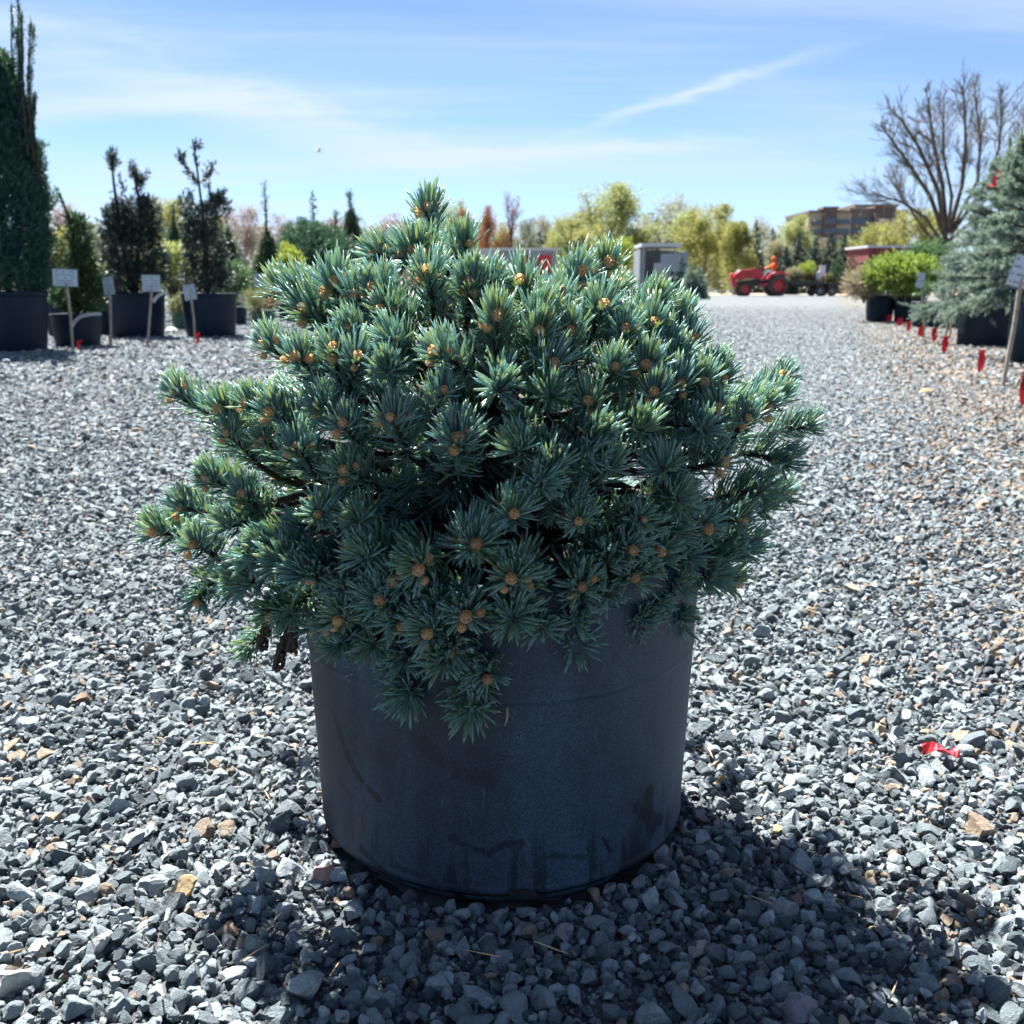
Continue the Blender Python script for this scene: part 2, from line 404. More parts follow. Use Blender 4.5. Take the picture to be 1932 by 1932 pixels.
def gravel_object(name, parts):
    """parts: list of (xy, size mean, z mean)"""
    XYZ, SC, ROT, TI, SH = [], [], [], [], []
    for P, s, zo, sg in parts:
        n = len(P)
        size = s * np.exp(rng.normal(0, sg, n)); size = np.clip(size, s * .45, s * 2.6)
        z = zo + rng.normal(0, .0016, n) + size * .12
        XYZ.append(np.column_stack([P, z])); SC.append(size)
        ROT.append(np.column_stack([rng.normal(0, .60, n), rng.normal(0, .60, n), rng.uniform(0, 6.28, n)]))
        lit = P[:, 0] - .30 * P[:, 1]
        pw = .045 + .50 * np.clip((lit - .05) / .8, 0, 1) * (P[:, 1] < 20)
        t = rng.uniform(0, .89, n); w = rng.uniform(0, 1, n) < pw; t[w] = rng.uniform(.935, 1, w.sum())
        lane = np.exp(-((P[:, 0] - .27 * P[:, 1]) / (.13 * P[:, 1] + .1)) ** 2) * np.clip((P[:, 1] - 3) / 3, 0, 1); SC[-1] = SC[-1] * (1 - .40 * lane); XYZ[-1][:, 2] -= .003 * lane
        TI.append(t); SH.append(np.clip(rng.beta(1.2, 1.9, n) + .35 * lane, 0, 1))
    XYZ, SC, ROT = np.concatenate(XYZ), np.concatenate(SC), np.concatenate(ROT)
    TI, SH = np.concatenate(TI), np.concatenate(SH)
    me = bpy.data.meshes.new(name); me.vertices.add(len(XYZ)); me.vertices.foreach_set('co', XYZ.astype(np.float32).reshape(-1))
    for nm, arr, ty in (('size', SC, 'FLOAT'), ('tint', TI, 'FLOAT'), ('shade', SH, 'FLOAT')):
        at = me.attributes.new(nm, ty, 'POINT'); at.data.foreach_set('value', arr.astype(np.float32))
    at = me.attributes.new('turn', 'FLOAT_VECTOR', 'POINT'); at.data.foreach_set('vector', ROT.astype(np.float32).reshape(-1))
    o = link(name, me)
    ng = bpy.data.node_groups.new(name, 'GeometryNodeTree')
    ng.interface.new_socket('Geometry', in_out='INPUT', socket_type='NodeSocketGeometry')
    ng.interface.new_socket('Geometry', in_out='OUTPUT', socket_type='NodeSocketGeometry')
    N, L = ng.nodes, ng.links
    gi, go = N.new('NodeGroupInput'), N.new('NodeGroupOutput')
    ci = N.new('GeometryNodeCollectionInfo'); ci.inputs['Collection'].default_value = proto_coll
    ci.inputs['Separate Children'].default_value = True; ci.inputs['Reset Children'].default_value = True
    iop = N.new('GeometryNodeInstanceOnPoints'); iop.inputs['Pick Instance'].default_value = True
    def named(nm, ty):
        a = N.new('GeometryNodeInputNamedAttribute'); a.data_type = ty; a.inputs['Name'].default_value = nm; return a.outputs['Attribute']
    L.new(gi.outputs[0], iop.inputs['Points']); L.new(ci.outputs[0], iop.inputs['Instance'])
    e2r = N.new('FunctionNodeEulerToRotation'); L.new(named('turn', 'FLOAT_VECTOR'), e2r.inputs[0])
    L.new(e2r.outputs[0], iop.inputs['Rotation']); L.new(named('size', 'FLOAT'), iop.inputs['Scale'])
    L.new(iop.outputs[0], go.inputs[0])
    md = o.modifiers.new('scatter', 'NODES'); md.node_group = ng
    return o

# 300 of the largest near stones, each its own object
big = []
tries = 0
while len(big) < 300 and tries < 20000:
    tries += 1
    x = rng.uniform(-20, 1952); y = 1250 + 690 * rng.uniform(0, 1) ** .6
    p = G(x, y)
    if (p.x - POT_C.x) ** 2 + (p.y - POT_C.y) ** 2 < (POT_R + .022) ** 2: continue
    s = float(np.clip(rng.lognormal(math.log(.0112), .30), .0085, .024))
    if any((p.x - b[0]) ** 2 + (p.y - b[1]) ** 2 < (s + b[2]) ** 2 * .95 for b in big): continue
    big.append((p.x, p.y, s))
# a few particular stones of the photograph: (x, y, radius, colour)
special = [(345, 1700, .017, (.60, .42, .20)), (620, 1665, .019, (.50, .30, .26)), (25, 1870, .024, (.55, .54, .50)),
           (640, 1600, .011, (.50, .30, .20)), (1480, 1735, .017, (.30, .32, .34)), (1505, 1925, .019, (.30, .27, .30)),
           (1465, 1580, .011, (.62, .45, .20)), (1360, 1480, .011, (.62, .45, .18)), (980, 1770, .014, (.30, .29, .33)),
           (1070, 1775, .013, (.32, .28, .31)), (1320, 1810, .012, (.42, .36, .32)), (310, 1500, .012, (.48, .50, .52)),
           (1640, 1665, .012, (.60, .48, .26)), (100, 1555, .012, (.55, .42, .28)), (190, 1800, .016, (.50, .50, .49))]
for (x, y, s, col) in special:
    p = G(x, y); big = [b for b in big if (p.x - b[0]) ** 2 + (p.y - b[1]) ** 2 > (s + b[2]) ** 2 * .8]
big = big[:300 - len(special)]
def put_stone(x, y, s, col, k):
    o = link('stone', rocks[k % len(rocks)], ground)
    o.location = (x, y, .004 + s * .30); o.scale = (s, s, s)
    o.rotation_euler = (rng.normal(0, .3), rng.normal(0, .3), rng.uniform(0, 6.28)); o.color = (*col, 1)
for k, (x, y, s) in enumerate(big):
    v = rng.beta(1.5, 2.0); a, b_ = np.array([.048, .070, .086]), np.array([.46, .53, .56])
    if rng.uniform() < .06: a, b_ = np.array([.26, .17, .12]), np.array([.48, .35, .24])
    put_stone(x, y, s, tuple(a + (b_ - a) * v), k)
for k, (x, y, s, col) in enumerate(special): p = G(x, y); put_stone(p.x, p.y, s, col, k)
KO += [(b[0], b[1], b[2] * .55) for b in big]

# ------------------------------------------------------------------ foliage shapes
def tufts(P, D, L, k, nl, nw, rng, spread=(.35, 1.25), flat=0.0):
    """k thin blades around each stem piece starting at P along D"""
    P = np.asarray(P, float); N = len(P)
    L = np.broadcast_to(np.asarray(L, float), (N,)); nl = np.broadcast_to(np.asarray(nl, float), (N,))
    D, A, B = frames(np.asarray(D, float), rng)
    u = (np.arange(k)[None] + rng.uniform(0, 1, (N, k))) / k
    ph = rng.uniform(0, 6.283, (N, k)); an = spread[1] + (spread[0] - spread[1]) * u
    root = P[:, None] + D[:, None] * (u * L[:, None])[..., None]
    rad = A[:, None] * np.cos(ph)[..., None] + B[:, None] * np.sin(ph)[..., None]
    dr = D[:, None] * np.cos(an)[..., None] + rad * np.sin(an)[..., None]
    if flat: dr[..., 2] *= (1 - flat)
    dr = norm(dr)
    side = norm(np.cross(dr, rng.normal(size=dr.shape)))
    ln = nl[:, None, None] * rng.uniform(.75, 1.15, (N, k, 1))
    w = nw * .5
    tip = root + dr * ln
    mid = root + dr * ln * .45
    V = np.stack([root, mid + side * w, tip, mid - side * w], 2).reshape(-1, 3)
    i = np.arange(N * k)[:, None] * 4
    return V, np.concatenate([i, i + 1, i + 2, i + 3], 1)

def leaves(P, size, rng, asp=.6):
    P = np.asarray(P, float); N = len(P)
    D = norm(rng.normal(size=(N, 3))); A = norm(np.cross(D, rng.normal(size=(N, 3))))
    s = size * rng.uniform(.6, 1.3, (N, 1))
    V = np.stack([P, P + D * s * .5 + A * s * .5 * asp, P + D * s, P + D * s * .5 - A * s * .5 * asp], 1).reshape(-1, 3)
    i = np.arange(N)[:, None] * 4
    return V, np.concatenate([i, i + 1, i + 2, i + 3], 1)

def limb_path(p, d, L, rng, n=4, wob=.12, lift=.0):
    pts = [np.array(p, float)]; d = norm(np.array(d, float))
    for i in range(n):
        d = norm(d + rng.normal(0, wob, 3) + np.array([0, 0, lift])); pts.append(pts[-1] + d * L / n)
    return np.array(pts), d

def deciduous(name, base, H, Wd, rng, mat_leaf, bark, label, cat='tree', group=None, nleaf=2600, lsize=.16, trunk_h=.18,
              limbs=9, r0=None, upright=.55, levels=3, leaf_in=.35, multi=1, fill=.5):
    """tapered trunk, limbs, twigs; small leaves gathered round the twig ends"""
    root = empty(name, base, 0, label, cat, group)
    wood = MB(); ends = []
    r0 = r0 or H * .018
    def grow(p, d, L, r, lvl):
        pts, dn = limb_path(p, d, L, rng, 4, .13, .05 * upright)
        wood.tube(pts, np.linspace(r, r * .45, len(pts)), 5 if lvl < 2 else 3, False)
        if lvl >= levels:
            ends.extend([pts[-1], pts[-2], pts[2]]); return
        nch = [0, 5, 5, 4][lvl] if lvl < 4 else 3
        for c in range(nch):
            t = rng.uniform(.30, 1.0); k = min(int(t * 4), 3); q = pts[k] + (pts[k + 1] - pts[k]) * (t * 4 - k)
            dd = norm(norm(pts[k + 1] - pts[k]) * 1.0 + rng.normal(0, .55, 3) + np.array([0, 0, .25 * upright]))
            grow(q, dd, L * rng.uniform(.38, .58), r * .5, lvl + 1)
    for s in range(multi):
        off = rng.normal(0, .02 * H, 3) * (multi > 1); off[2] = 0
        tp, td = limb_path(off, (rng.normal(0, .04 + .12 * (multi > 1)), rng.normal(0, .04 + .12 * (multi > 1)), 1), H * (.62 if trunk_h < .3 else .7), rng, 5, .04, .02)
        wood.tube(tp, np.linspace(r0, r0 * .35, len(tp)), 7, False)
        for l in range(limbs):
            t = trunk_h + (1 - trunk_h) * (l + rng.uniform(0, 1)) / limbs; t = min(t, .99) * 5; k = min(int(t), 4)
            q = tp[k] + (tp[k + 1] - tp[k]) * (t - k)
            az = l * 2.4 + rng.uniform(-.4, .4); tilt = .95 * (1 - upright) + .25
            rel = 1 - (q[2] / H)
            reach = np.hypot(Wd * .5, H * .35) * (.45 + .75 * rel) * rng.uniform(.75, 1.05)
            dd = np.array([math.cos(az) * tilt * Wd / H * 2.0, math.sin(az) * tilt * Wd / H * 2.0, .55 + upright * .6])
            grow(q, dd, reach, r0 * .42 * (1 - .4 * t / 5), 1)
    E = np.array(ends)
    # keep the crown inside its height and width
    wood.v = [v for v in wood.v]
    wo = wood.build('trunk', bark, root)
    zmax = max(v[:, 2].max() for v in wood.v)
    if mat_leaf is not None:
        P = E[rng.integers(0, len(E), nleaf)] + rng.normal(0, .035 * H * leaf_in, (nleaf, 3))
        # looser leaf clusters hanging through the whole crown
        nc = 150; zt = rng.uniform(.10, .93, nc); rw = np.percentile(np.abs(E[:, 0]), 93) * np.interp(zt, [0, .25, .6, .85, 1], [.45, .85, .95, .62, .15])
        aa = rng.uniform(0, 6.283, nc); ru = np.sqrt(rng.uniform(.05, 1, nc)) * rw; cc = np.column_stack([np.cos(aa) * ru, np.sin(aa) * ru, zt * zmax])
        nf = int(nleaf * fill); P = np.concatenate([P, cc[rng.integers(0, nc, nf)] + rng.normal(0, 1, (nf, 3)) * np.array([.055, .055, .085]) * H])
        P = P[(P[:, 2] > .05 * H) & (P[:, 2] < zmax)]
        MB().add(*leaves(P, lsize, rng)).build('crown', mat_leaf, root)
    # measured size -> wanted size
    wx = max(np.percentile(np.abs(E[:, 0]), 93), .01) * 2
    root.scale = (Wd / wx, Wd / wx, H / zmax)
    return root

def conifer(name, base, H, Wd, rng, mat_leaf, label, cat='tree', group=None, n=900, tl=.35, k=9, nw=.03, droop=-.1, power=.9, low=.04, bark=None, trunk_r=None):
    """conical evergreen: trunk, tiers of boughs hidden in needle sprays, uneven outline"""
    root = empty(name, base, 0, label, cat, group)
    tr = MB(); tr.tube([(0, 0, 0), (0, 0, H * .5), (0, 0, H * .97)], [trunk_r or H * .02, H * .011, H * .003], 7, False)
    P, D, Ls = [], [], []
    nb = max(24, int(n / 14))
    for b in range(nb):
        t = low + (1 - low) * ((b + rng.uniform(0, 1)) / nb) ** 1.15; az = b * 2.39996 + rng.uniform(-.3, .3)
        Lb = Wd * .5 * ((1 - t) ** power + .05) * rng.uniform(.72, 1.12)
        d = np.array([math.cos(az), math.sin(az), droop + .45 * t]); p0 = np.array([0, 0, t * H * .96])
        pts, _ = limb_path(p0, d, Lb, rng, 3, .06, -.02)
        tr.tube(pts, np.linspace(H * .005, H * .0015, 4), 3, False)
        m = max(4, int(n / nb * (Lb / (Wd * .35))))
        u = rng.uniform(.15, 1.0, m) ** .8; seg = np.minimum((u * 3).astype(int), 2)
        q = pts[seg] + (pts[seg + 1] - pts[seg]) * (u * 3 - seg)[:, None]
        P.append(q); D.append(norm(d + rng.normal(0, .55, (m, 3)))); Ls.append(np.full(m, tl * (.35 + .65 * (1 - t))))
    m = 10; P.append(np.column_stack([np.zeros(m), np.zeros(m), np.linspace(.9, .99, m) * H])); D.append(norm(np.array([0, 0, 1.]) + rng.normal(0, .25, (m, 3)))); Ls.append(np.full(m, tl * .35))
    P, D, Ls = np.concatenate(P), np.concatenate(D), np.concatenate(Ls)
    tr.build('trunk', bark or M['bark'], root)
    MB().add(*tufts(P, D, Ls, k, Ls * .42, nw, rng)).build('crown', mat_leaf, root)
    return root

def bush(name, base, H, Wd, rng, mat_leaf, label, cat='shrub', group=None, n=500, tl=.14, k=9, nw=.02, lobes=7, bark=None, upl=.5, z0=0.0, nlf=.45):
    """rounded shrub: stems from the base to sprays spread through several lobes"""
    root = empty(name, base, 0, label, cat, group)
    st = MB(); P, D = [], []
    for l in range(lobes):
        az = l * 2.4; rr = Wd * .30 * math.sqrt(rng.uniform(.05, 1)); c = np.array([math.cos(az) * rr, math.sin(az) * rr, z0 + (H - z0) * rng.uniform(.42, .72)])
        st.tube([(0, 0, 0), (c[0] * .4, c[1] * .4, c[2] * .55), c], [.018 * H + .004, .012 * H, .004 * H], 5, False)
        m = n // lobes
        dv = norm(rng.normal(size=(m, 3))); rad = rng.uniform(.55, 1.0, (m, 1)) ** .5
        q = c + dv * rad * np.array([Wd * .24, Wd * .24, (H - z0) * .29]); P.append(q); D.append(norm(dv + np.array([0, 0, upl]) + rng.normal(0, .35, (m, 3))))
    P, D = np.concatenate(P), np.concatenate(D); keep = P[:, 2] > z0 * .6; P, D = P[keep], D[keep]
    st.build('stems', bark or M['bark'], root)
    MB().add(*tufts(P, D, tl, k, tl * nlf, nw, rng)).build('crown', mat_leaf, root)
    return root

# foliage materials
L_ = {}
L_['yew'] = leaf('dark_yew_needle', (.018, .062, .058), (.035, .098, .085), (.028, .085, .06), .22, (.06, .14, .05))
L_['arb'] = leaf('dark_green_spray', (.035, .075, .035), (.07, .12, .045), (.05, .075, .03), .25)
L_['brownish'] = leaf('bronzed_needle', (.030, .048, .044), (.065, .072, .055), (.020, .040, .040), .22)
L_['grn'] = leaf('mid_green_needle', (.06, .12, .05), (.10, .16, .06), None, .3)
L_['bright'] = leaf('bright_green_needle', (.085, .155, .035), (.15, .22, .05), (.05, .10, .03), .35, (.26, .36, .06))
L_['lime'] = leaf('lime_leaf', (.12, .20, .025), (.20, .26, .04), None, .4, (.34, .40, .06))
L_['gold'] = leaf('golden_spring_leaf', (.155, .165, .045), (.225, .22, .07), (.115, .135, .04), .4, (.36, .37, .11))
L_['ygreen'] = leaf('yellow_green_leaf', (.15, .18, .055), (.22, .245, .085), None, .4, (.36, .40, .14))
L_['pale'] = leaf('pale_leaf', (.20, .21, .12), (.28, .28, .17), None, .35, (.36, .36, .22))
L_['rust'] = leaf('rust_red_leaf', (.17, .06, .03), (.24, .10, .045), None, .3, (.34, .14, .06))
L_['pink'] = leaf('pinkish_bud', (.19, .13, .10), (.26, .18, .14), None, .25)
L_['dkspruce'] = leaf('dark_spruce_needle', (.020, .050, .048), (.045, .085, .075), (.03, .06, .05), .12)
L_['blue'] = leaf('blue_spruce_needle', (.095, .155, .145), (.18, .255, .23), (.085, .135, .115), .28, (.26, .34, .24))
L_['olive'] = leaf('olive_leaf', (.12, .13, .055), (.20, .19, .09), None, .3)
L_['tan'] = leaf('tan_foliage', (.20, .17, .11), (.30, .26, .17), (.15, .17, .10), .3)
L_['hillwood'] = leaf('far_twigs', (.09, .085, .06), (.14, .125, .085), (.075, .09, .05), .2)

# ------------------------------------------------------------------ the main pot
def cyl_hit(x, y, r=.2035):
    d = ray(x, y); o = Vector((0, 0, CAMH)) - POT_C
    a = d.x ** 2 + d.y ** 2; b = 2 * (o.x * d.x + o.y * d.y); c = o.x ** 2 + o.y ** 2 - r * r
    q = b * b - 4 * a * c
    t = (-b - math.sqrt(max(q, 0))) / (2 * a); p = o + d * t
    return math.atan2(p.x, -p.y), p.z
def z5(x, y): return (850 + x * .6729) * .63889, (1700 + y * .6731) * .63889

def main_pot_mat():
    m, nt, b = new_mat('dusty_black_plastic')
    tc = nt.nodes.new('ShaderNodeTexCoord'); sx = nt.nodes.new('ShaderNodeSeparateXYZ'); nt.links.new(tc.outputs['Object'], sx.inputs[0])
    th = mathn(nt, 'ARCTAN2', sx.outputs[0], mathn(nt, 'MULTIPLY', sx.outputs[1], -1.0))
    s = mathn(nt, 'MULTIPLY', th, .196); z = sx.outputs[2]
    wob = mathn(nt, 'MULTIPLY', mathn(nt, 'SUBTRACT', noise(nt, 55, 4, .7), .5), .016)
    strokes = None
    def seg(a, c, w, k):
        nonlocal strokes
        (ax, az), (bx, bz) = a, c
        dx, dz = bx - ax, bz - az; l2 = dx * dx + dz * dz + 1e-9
        px = mathn(nt, 'SUBTRACT', s, ax); pz = mathn(nt, 'SUBTRACT', z, az)
        t = mathn(nt, 'DIVIDE', mathn(nt, 'ADD', mathn(nt, 'MULTIPLY', px, dx), mathn(nt, 'MULTIPLY', pz, dz)), l2, True)
        ex = mathn(nt, 'SUBTRACT', px, mathn(nt, 'MULTIPLY', t, dx)); ez = mathn(nt, 'SUBTRACT', pz, mathn(nt, 'MULTIPLY', t, dz))
        d = mathn(nt, 'SQRT', mathn(nt, 'ADD', mathn(nt, 'MULTIPLY', ex, ex), mathn(nt, 'MULTIPLY', ez, ez)))
        d = mathn(nt, 'ADD', d, wob)
        v = mathn(nt, 'MULTIPLY', mathn(nt, 'SUBTRACT', 1.0, rampf(nt, d, w * .55, w)), k)
        strokes = v if strokes is None else mathn(nt, 'MAXIMUM', strokes, v)
    def line(pts, w, k):
        q = []
        for p in pts:
            t, zz = cyl_hit(*z5(*p)); q.append((t * .196, zz))
        for i in range(len(q) - 1): seg(q[i], q[i + 1], w, k)
    line([(186, 590), (238, 790), (300, 900)], .0042, .95)
    line([(200, 640), (255, 800), (290, 880)], .0030, .9)
    line([(335, 945), (380, 985)], .004, .8)
    line([(205, 915), (250, 970)], .006, .55)
    line([(560, 710), (720, 860), (880, 905)], .010, .42)
    line([(720, 1170), (880, 1235), (950, 1190), (1020, 1185), (990, 1290), (985, 1380)], .0042, .7)
    line([(1100, 1255), (1190, 1238), (1320, 1243)], .0032, .6)
    line([(1600, 960), (1600, 1050), (1620, 1130)], .010, .85)
    line([(1545, 1030), (1660, 1080)], .008, .8)
    line([(1320, 1180), (1332, 1222)], .002, .9)
    line([(1350, 1185), (1362, 1225)], .002, .8)
    line([(1400, 1165), (1432, 1222)], .0022, .9)
    line([(290, 1210), (400, 1310)], .005, .7)
    line([(440, 1285), (620, 1360), (800, 1400)], .005, .5)
    mp = nt.nodes.new('ShaderNodeMapping'); mp.inputs['Scale'].default_value = (1, 1, .35); nt.links.new(tc.outputs['Object'], mp.inputs[0])
    film = rampf(nt, noise(nt, 7, 8, .68, vec=mp.outputs[0]), .36, .66)
    fine = rampf(nt, noise(nt, 620, 3, .7), .40, .62)
    low = rampf(nt, z, .16, .02)
    dust = mathn(nt, 'MULTIPLY', mathn(nt, 'ADD', mathn(nt, 'ADD', .16, mathn(nt, 'MULTIPLY', film, .46)), mathn(nt, 'MULTIPLY', low, .28)), mathn(nt, 'ADD', .40, mathn(nt, 'MULTIPLY', fine, .70)), True)
    mp3 = nt.nodes.new('ShaderNodeMapping'); mp3.inputs['Rotation'].default_value = (.5, .3, 0); mp3.inputs['Scale'].default_value = (3, 3, .6); nt.links.new(tc.outputs['Object'], mp3.inputs[0])
    brk = rampf(nt, noise(nt, 60, 5, .7, vec=mp3.outputs[0]), .34, .54)
    strokes = mathn(nt, 'MULTIPLY', strokes, mathn(nt, 'ADD', .50, mathn(nt, 'MULTIPLY', brk, .50)))
    smear = rampf(nt, noise(nt, 14, 6, .7, vec=mp3.outputs[0]), .50, .60)
    strokes = mathn(nt, 'MAXIMUM', strokes, mathn(nt, 'MULTIPLY', mathn(nt, 'MULTIPLY', smear, rampf(nt, z, .13, .03)), .7))
    dust = mathn(nt, 'MULTIPLY', dust, mathn(nt, 'SUBTRACT', 1.0, strokes))
    # long pale scratches
    mp2 = nt.nodes.new('ShaderNodeMapping'); mp2.inputs['Rotation'].default_value = (0, 0, .5); mp2.inputs['Scale'].default_value = (9, 9, 1.2); nt.links.new(tc.outputs['Object'], mp2.inputs[0])
    scr = mathn(nt, 'MULTIPLY', rampf(nt, noise(nt, 26, 2, .4, vec=mp2.outputs[0]), .70, .76), .25)
    dust = mathn(nt, 'ADD', dust, scr, True)
    nt.links.new(mix_rgb(nt, dust, (.003, .005, .009), (.062, .108, .168)), b.inputs['Base Color'])
    rr = nt.nodes.new('ShaderNodeMapRange'); rr.inputs[3].default_value = .55; rr.inputs[4].default_value = .60; nt.links.new(dust, rr.inputs[0])
    nt.links.new(rr.outputs[0], b.inputs['Roughness']); b.inputs['Specular IOR Level'].default_value = .3
    bump(nt, b, noise(nt, 500, 3, .6), .12, .001)
    return m
M['mainpot'] = main_pot_mat()
pot = empty('nursery_pot', POT_C, 0, 'large dusty black plastic pot holding the dwarf blue spruce', 'plant pot')
zs1 = cyl_hit(948, 1325)[1]; zs2 = cyl_hit(948, 1688)[1]; zs3 = cyl_hit(948, 1195)[1]
wallp = [(.152, .010), (.170, .004), (.182, .007), (.1905, .016), (.1952, .030)]
def ridge(z, a=.0009): return [(wr(z - .006), z - .006), (wr(z - .0024), z - .0024), (wr(z) + a, z - .0006), (wr(z) + a, z + .0006), (wr(z + .0024), z + .0024), (wr(z + .006), z + .006)]
def wr(z): return .1950 + .040 * z
for z in (zs2, .10, .15): wallp += ridge(z, .0006) if z == zs2 else [(wr(z), z)]
wallp += ridge(zs1) + [(wr(.25), .25)] + [(wr(.300), .300)]
mb = MB(); mb.lathe(wallp, 128)
v = mb.v[0]; tt = np.arctan2(v[:, 0], -v[:, 1])       # hand-worn: not perfectly round
k_ = 1 + .006 * np.sin(2 * tt + .6) + .003 * np.sin(5 * tt + 1.0); v[:, :2] *= k_[:, None]
o = mb.build('wall', M['mainpot'], pot, True)
MB().lathe([(.2085, .298), (.2165, .300), (.2185, .305), (.2185, .323), (.215, .327), (.208, .326), (.203, .300), (.200, .265)], 96).build('rim', M['mainpot'], pot, True)
MB().lathe([(.0005, .286), (.09, .290), (.17, .287), (.2005, .282)], 40).build('soil', M['soil'], pot, True)
MB().lathe([(.0005, .012), (.10, .012), (.152, .0095)], 40).build('base', M['blackpot'], pot, True)
def drain(pts, name='drain_hole'):
    q = [cyl_hit(*z5(*p), r=.194) for p in pts]; n = len(q)
    ct = sum(a for a, _ in q) / n; cz = sum(b_ for _, b_ in q) / n
    V = []
    for a, zz in q + [(ct, cz)]:
        zz = max(zz, .003); r = np.interp(zz, [p[1] for p in wallp[:6]], [p[0] for p in wallp[:6]]) * 1.02 + .0015
        V.append((math.sin(a) * r, -math.cos(a) * r, zz))
    MB().poly(V, [(i, (i + 1) % n, n) for i in range(n)]).build(name, M['blackmetal'], pot)
drain([(1010, 1450), (960, 1400), (975, 1365), (1050, 1355), (1105, 1380), (1110, 1430)])
drain([(1400, 1420), (1420, 1340), (1470, 1290), (1520, 1295), (1580, 1270), (1540, 1340), (1480, 1390)])
drain([(720, 1440), (735, 1395), (765, 1410), (780, 1445)])

# ------------------------------------------------------------------ the dwarf spruce
def needle_arrays(P, D, U, Ln, Wn, bend):
    """curved four sided needles: root P, direction D, bend towards U"""
    N = len(P); D = norm(D); S_ = norm(np.cross(D, U)); Nn = np.cross(S_, D)
    ts = np.array([0, .35, .8]); prof = np.array([.55, 1.0, .85]); V = []
    for t, pr in zip(ts, prof):
        c = P + D * (Ln * t)[:, None] + Nn * (bend * Ln * t * t)[:, None]
        w = (Wn * .5 * pr)[:, None]
        V += [c + S_ * w, c + Nn * w * .72, c - S_ * w, c - Nn * w * .72]
    V.append(P + D * Ln[:, None] + Nn * (bend * Ln)[:, None])
    V = np.stack(V, 1)                                     # N,13,3
    i = (np.arange(N) * 13)[:, None]
    q = []; t3 = []
    for r in (0, 4):
        for k in range(4): q.append(np.concatenate([i + r + k, i + r + (k + 1) % 4, i + r + 4 + (k + 1) % 4, i + r + 4 + k], 1))
    for k in range(4): t3.append(np.concatenate([i + 8 + k, i + 8 + (k + 1) % 4, i + 12], 1))
    return V.reshape(-1, 3), [np.concatenate(q), np.concatenate(t3)]

def shoot_mesh(L, rng, open_tip=.5):
    n = int(1560 * L * rng.uniform(.8, 1.15)) + 44
    z = np.concatenate([rng.uniform(.02, 1, n - 30) * L, L * rng.uniform(.93, 1.0, 30)])
    ph = rng.uniform(0, 6.283, n); up = rng.uniform(0, 1, n) < .40
    ph[up] = rng.normal(0, .8, up.sum())                   # more needles on the upper side (+X)
    u = z / L
    an = rng.uniform(1.0, 1.22) - .42 * u + rng.normal(0, .15, n); an[-30:] = rng.uniform(.45, 1.25, 30) * (.7 + open_tip * .6)
    rad = np.stack([np.cos(ph), np.sin(ph), np.zeros(n)], 1)
    D = rad * np.sin(an)[:, None] + np.array([0, 0, 1]) * np.cos(an)[:, None]
    D[:, 0] += .24; D = norm(D)
    bendx = .004 * np.sin(u * 2.2)
    P = np.column_stack([bendx, np.zeros(n), z]) + rad * .0022
    Ln = .0295 * (1.0 + .13 * np.cos(ph)) * rng.uniform(.82, 1.1, n) * (1 - .18 * (u > .93))
    Wn = .00232 * rng.uniform(.85, 1.15, n)
    U = norm(np.array([.5, 0, 1.0]) + 0 * D + rng.normal(0, .15, (n, 3)))
    V, F = needle_arrays(P, D, U, Ln, Wn, rng.uniform(.05, .32, n))
    mb = MB(); mb.add(V, F)
    me = mb.mesh('shoot', True); me.materials.append(M['needle']); me.materials.append(M['twig'])
    sb = MB(); zz = np.linspace(0, L, 6); sb.tube(np.column_stack([.004 * np.sin(zz / L * 2.2), 0 * zz, zz]), np.linspace(.0030, .0020, 6), 6)
    st = sb.mesh('stem', True); st.materials.append(M['twig'])
    return me, st

srng = np.random.default_rng(21)
SH_L = [.046, .060, .074, .090, .110]
SHOOTS = [[shoot_mesh(l, srng, .35 + .25 * k) for k in range(3)] for l in SH_L]

def bud_mesh(rng):
    # overlapping scales laid in a spiral on an egg shaped core
    mb = MB(); prof = [(.0005, 0), (.0034, .0012), (.0045, .0036), (.0041, .0066), (.0026, .0098), (.0004, .0122)]
    mb.lathe(np.array(prof) * np.array([.78, .95]), 9)
    for k in range(28):
        t = (k + .5) / 28; a = k * 2.39996; zz = .0008 + t * .0088
        r = np.interp(zz, [p[1] for p in prof], [p[0] for p in prof])
        o_ = np.array([math.cos(a), math.sin(a), 0]); s_ = np.array([-math.sin(a), math.cos(a), 0]); w = .0021 * (1 - .45 * t)
        b0 = o_ * r * .92 + np.array([0, 0, zz]); tipr = np.interp(zz + .0030, [p[1] for p in prof], [p[0] for p in prof])
        tip = o_ * (tipr + .0021) + np.array([0, 0, zz + .0034 + rng.uniform(-.0003, .0009)])
        mid = o_ * (r + .0007) + np.array([0, 0, zz + .0014])
        mb.poly([b0 - s_ * w * .8, b0 + s_ * w * .8, mid + s_ * w, tip, mid - s_ * w], [(0, 1, 2, 4), (4, 2, 3)])
    me = mb.mesh('bud', False); me.materials.append(M['bud']); return me
BUDS = [bud_mesh(srng) for _ in range(3)]

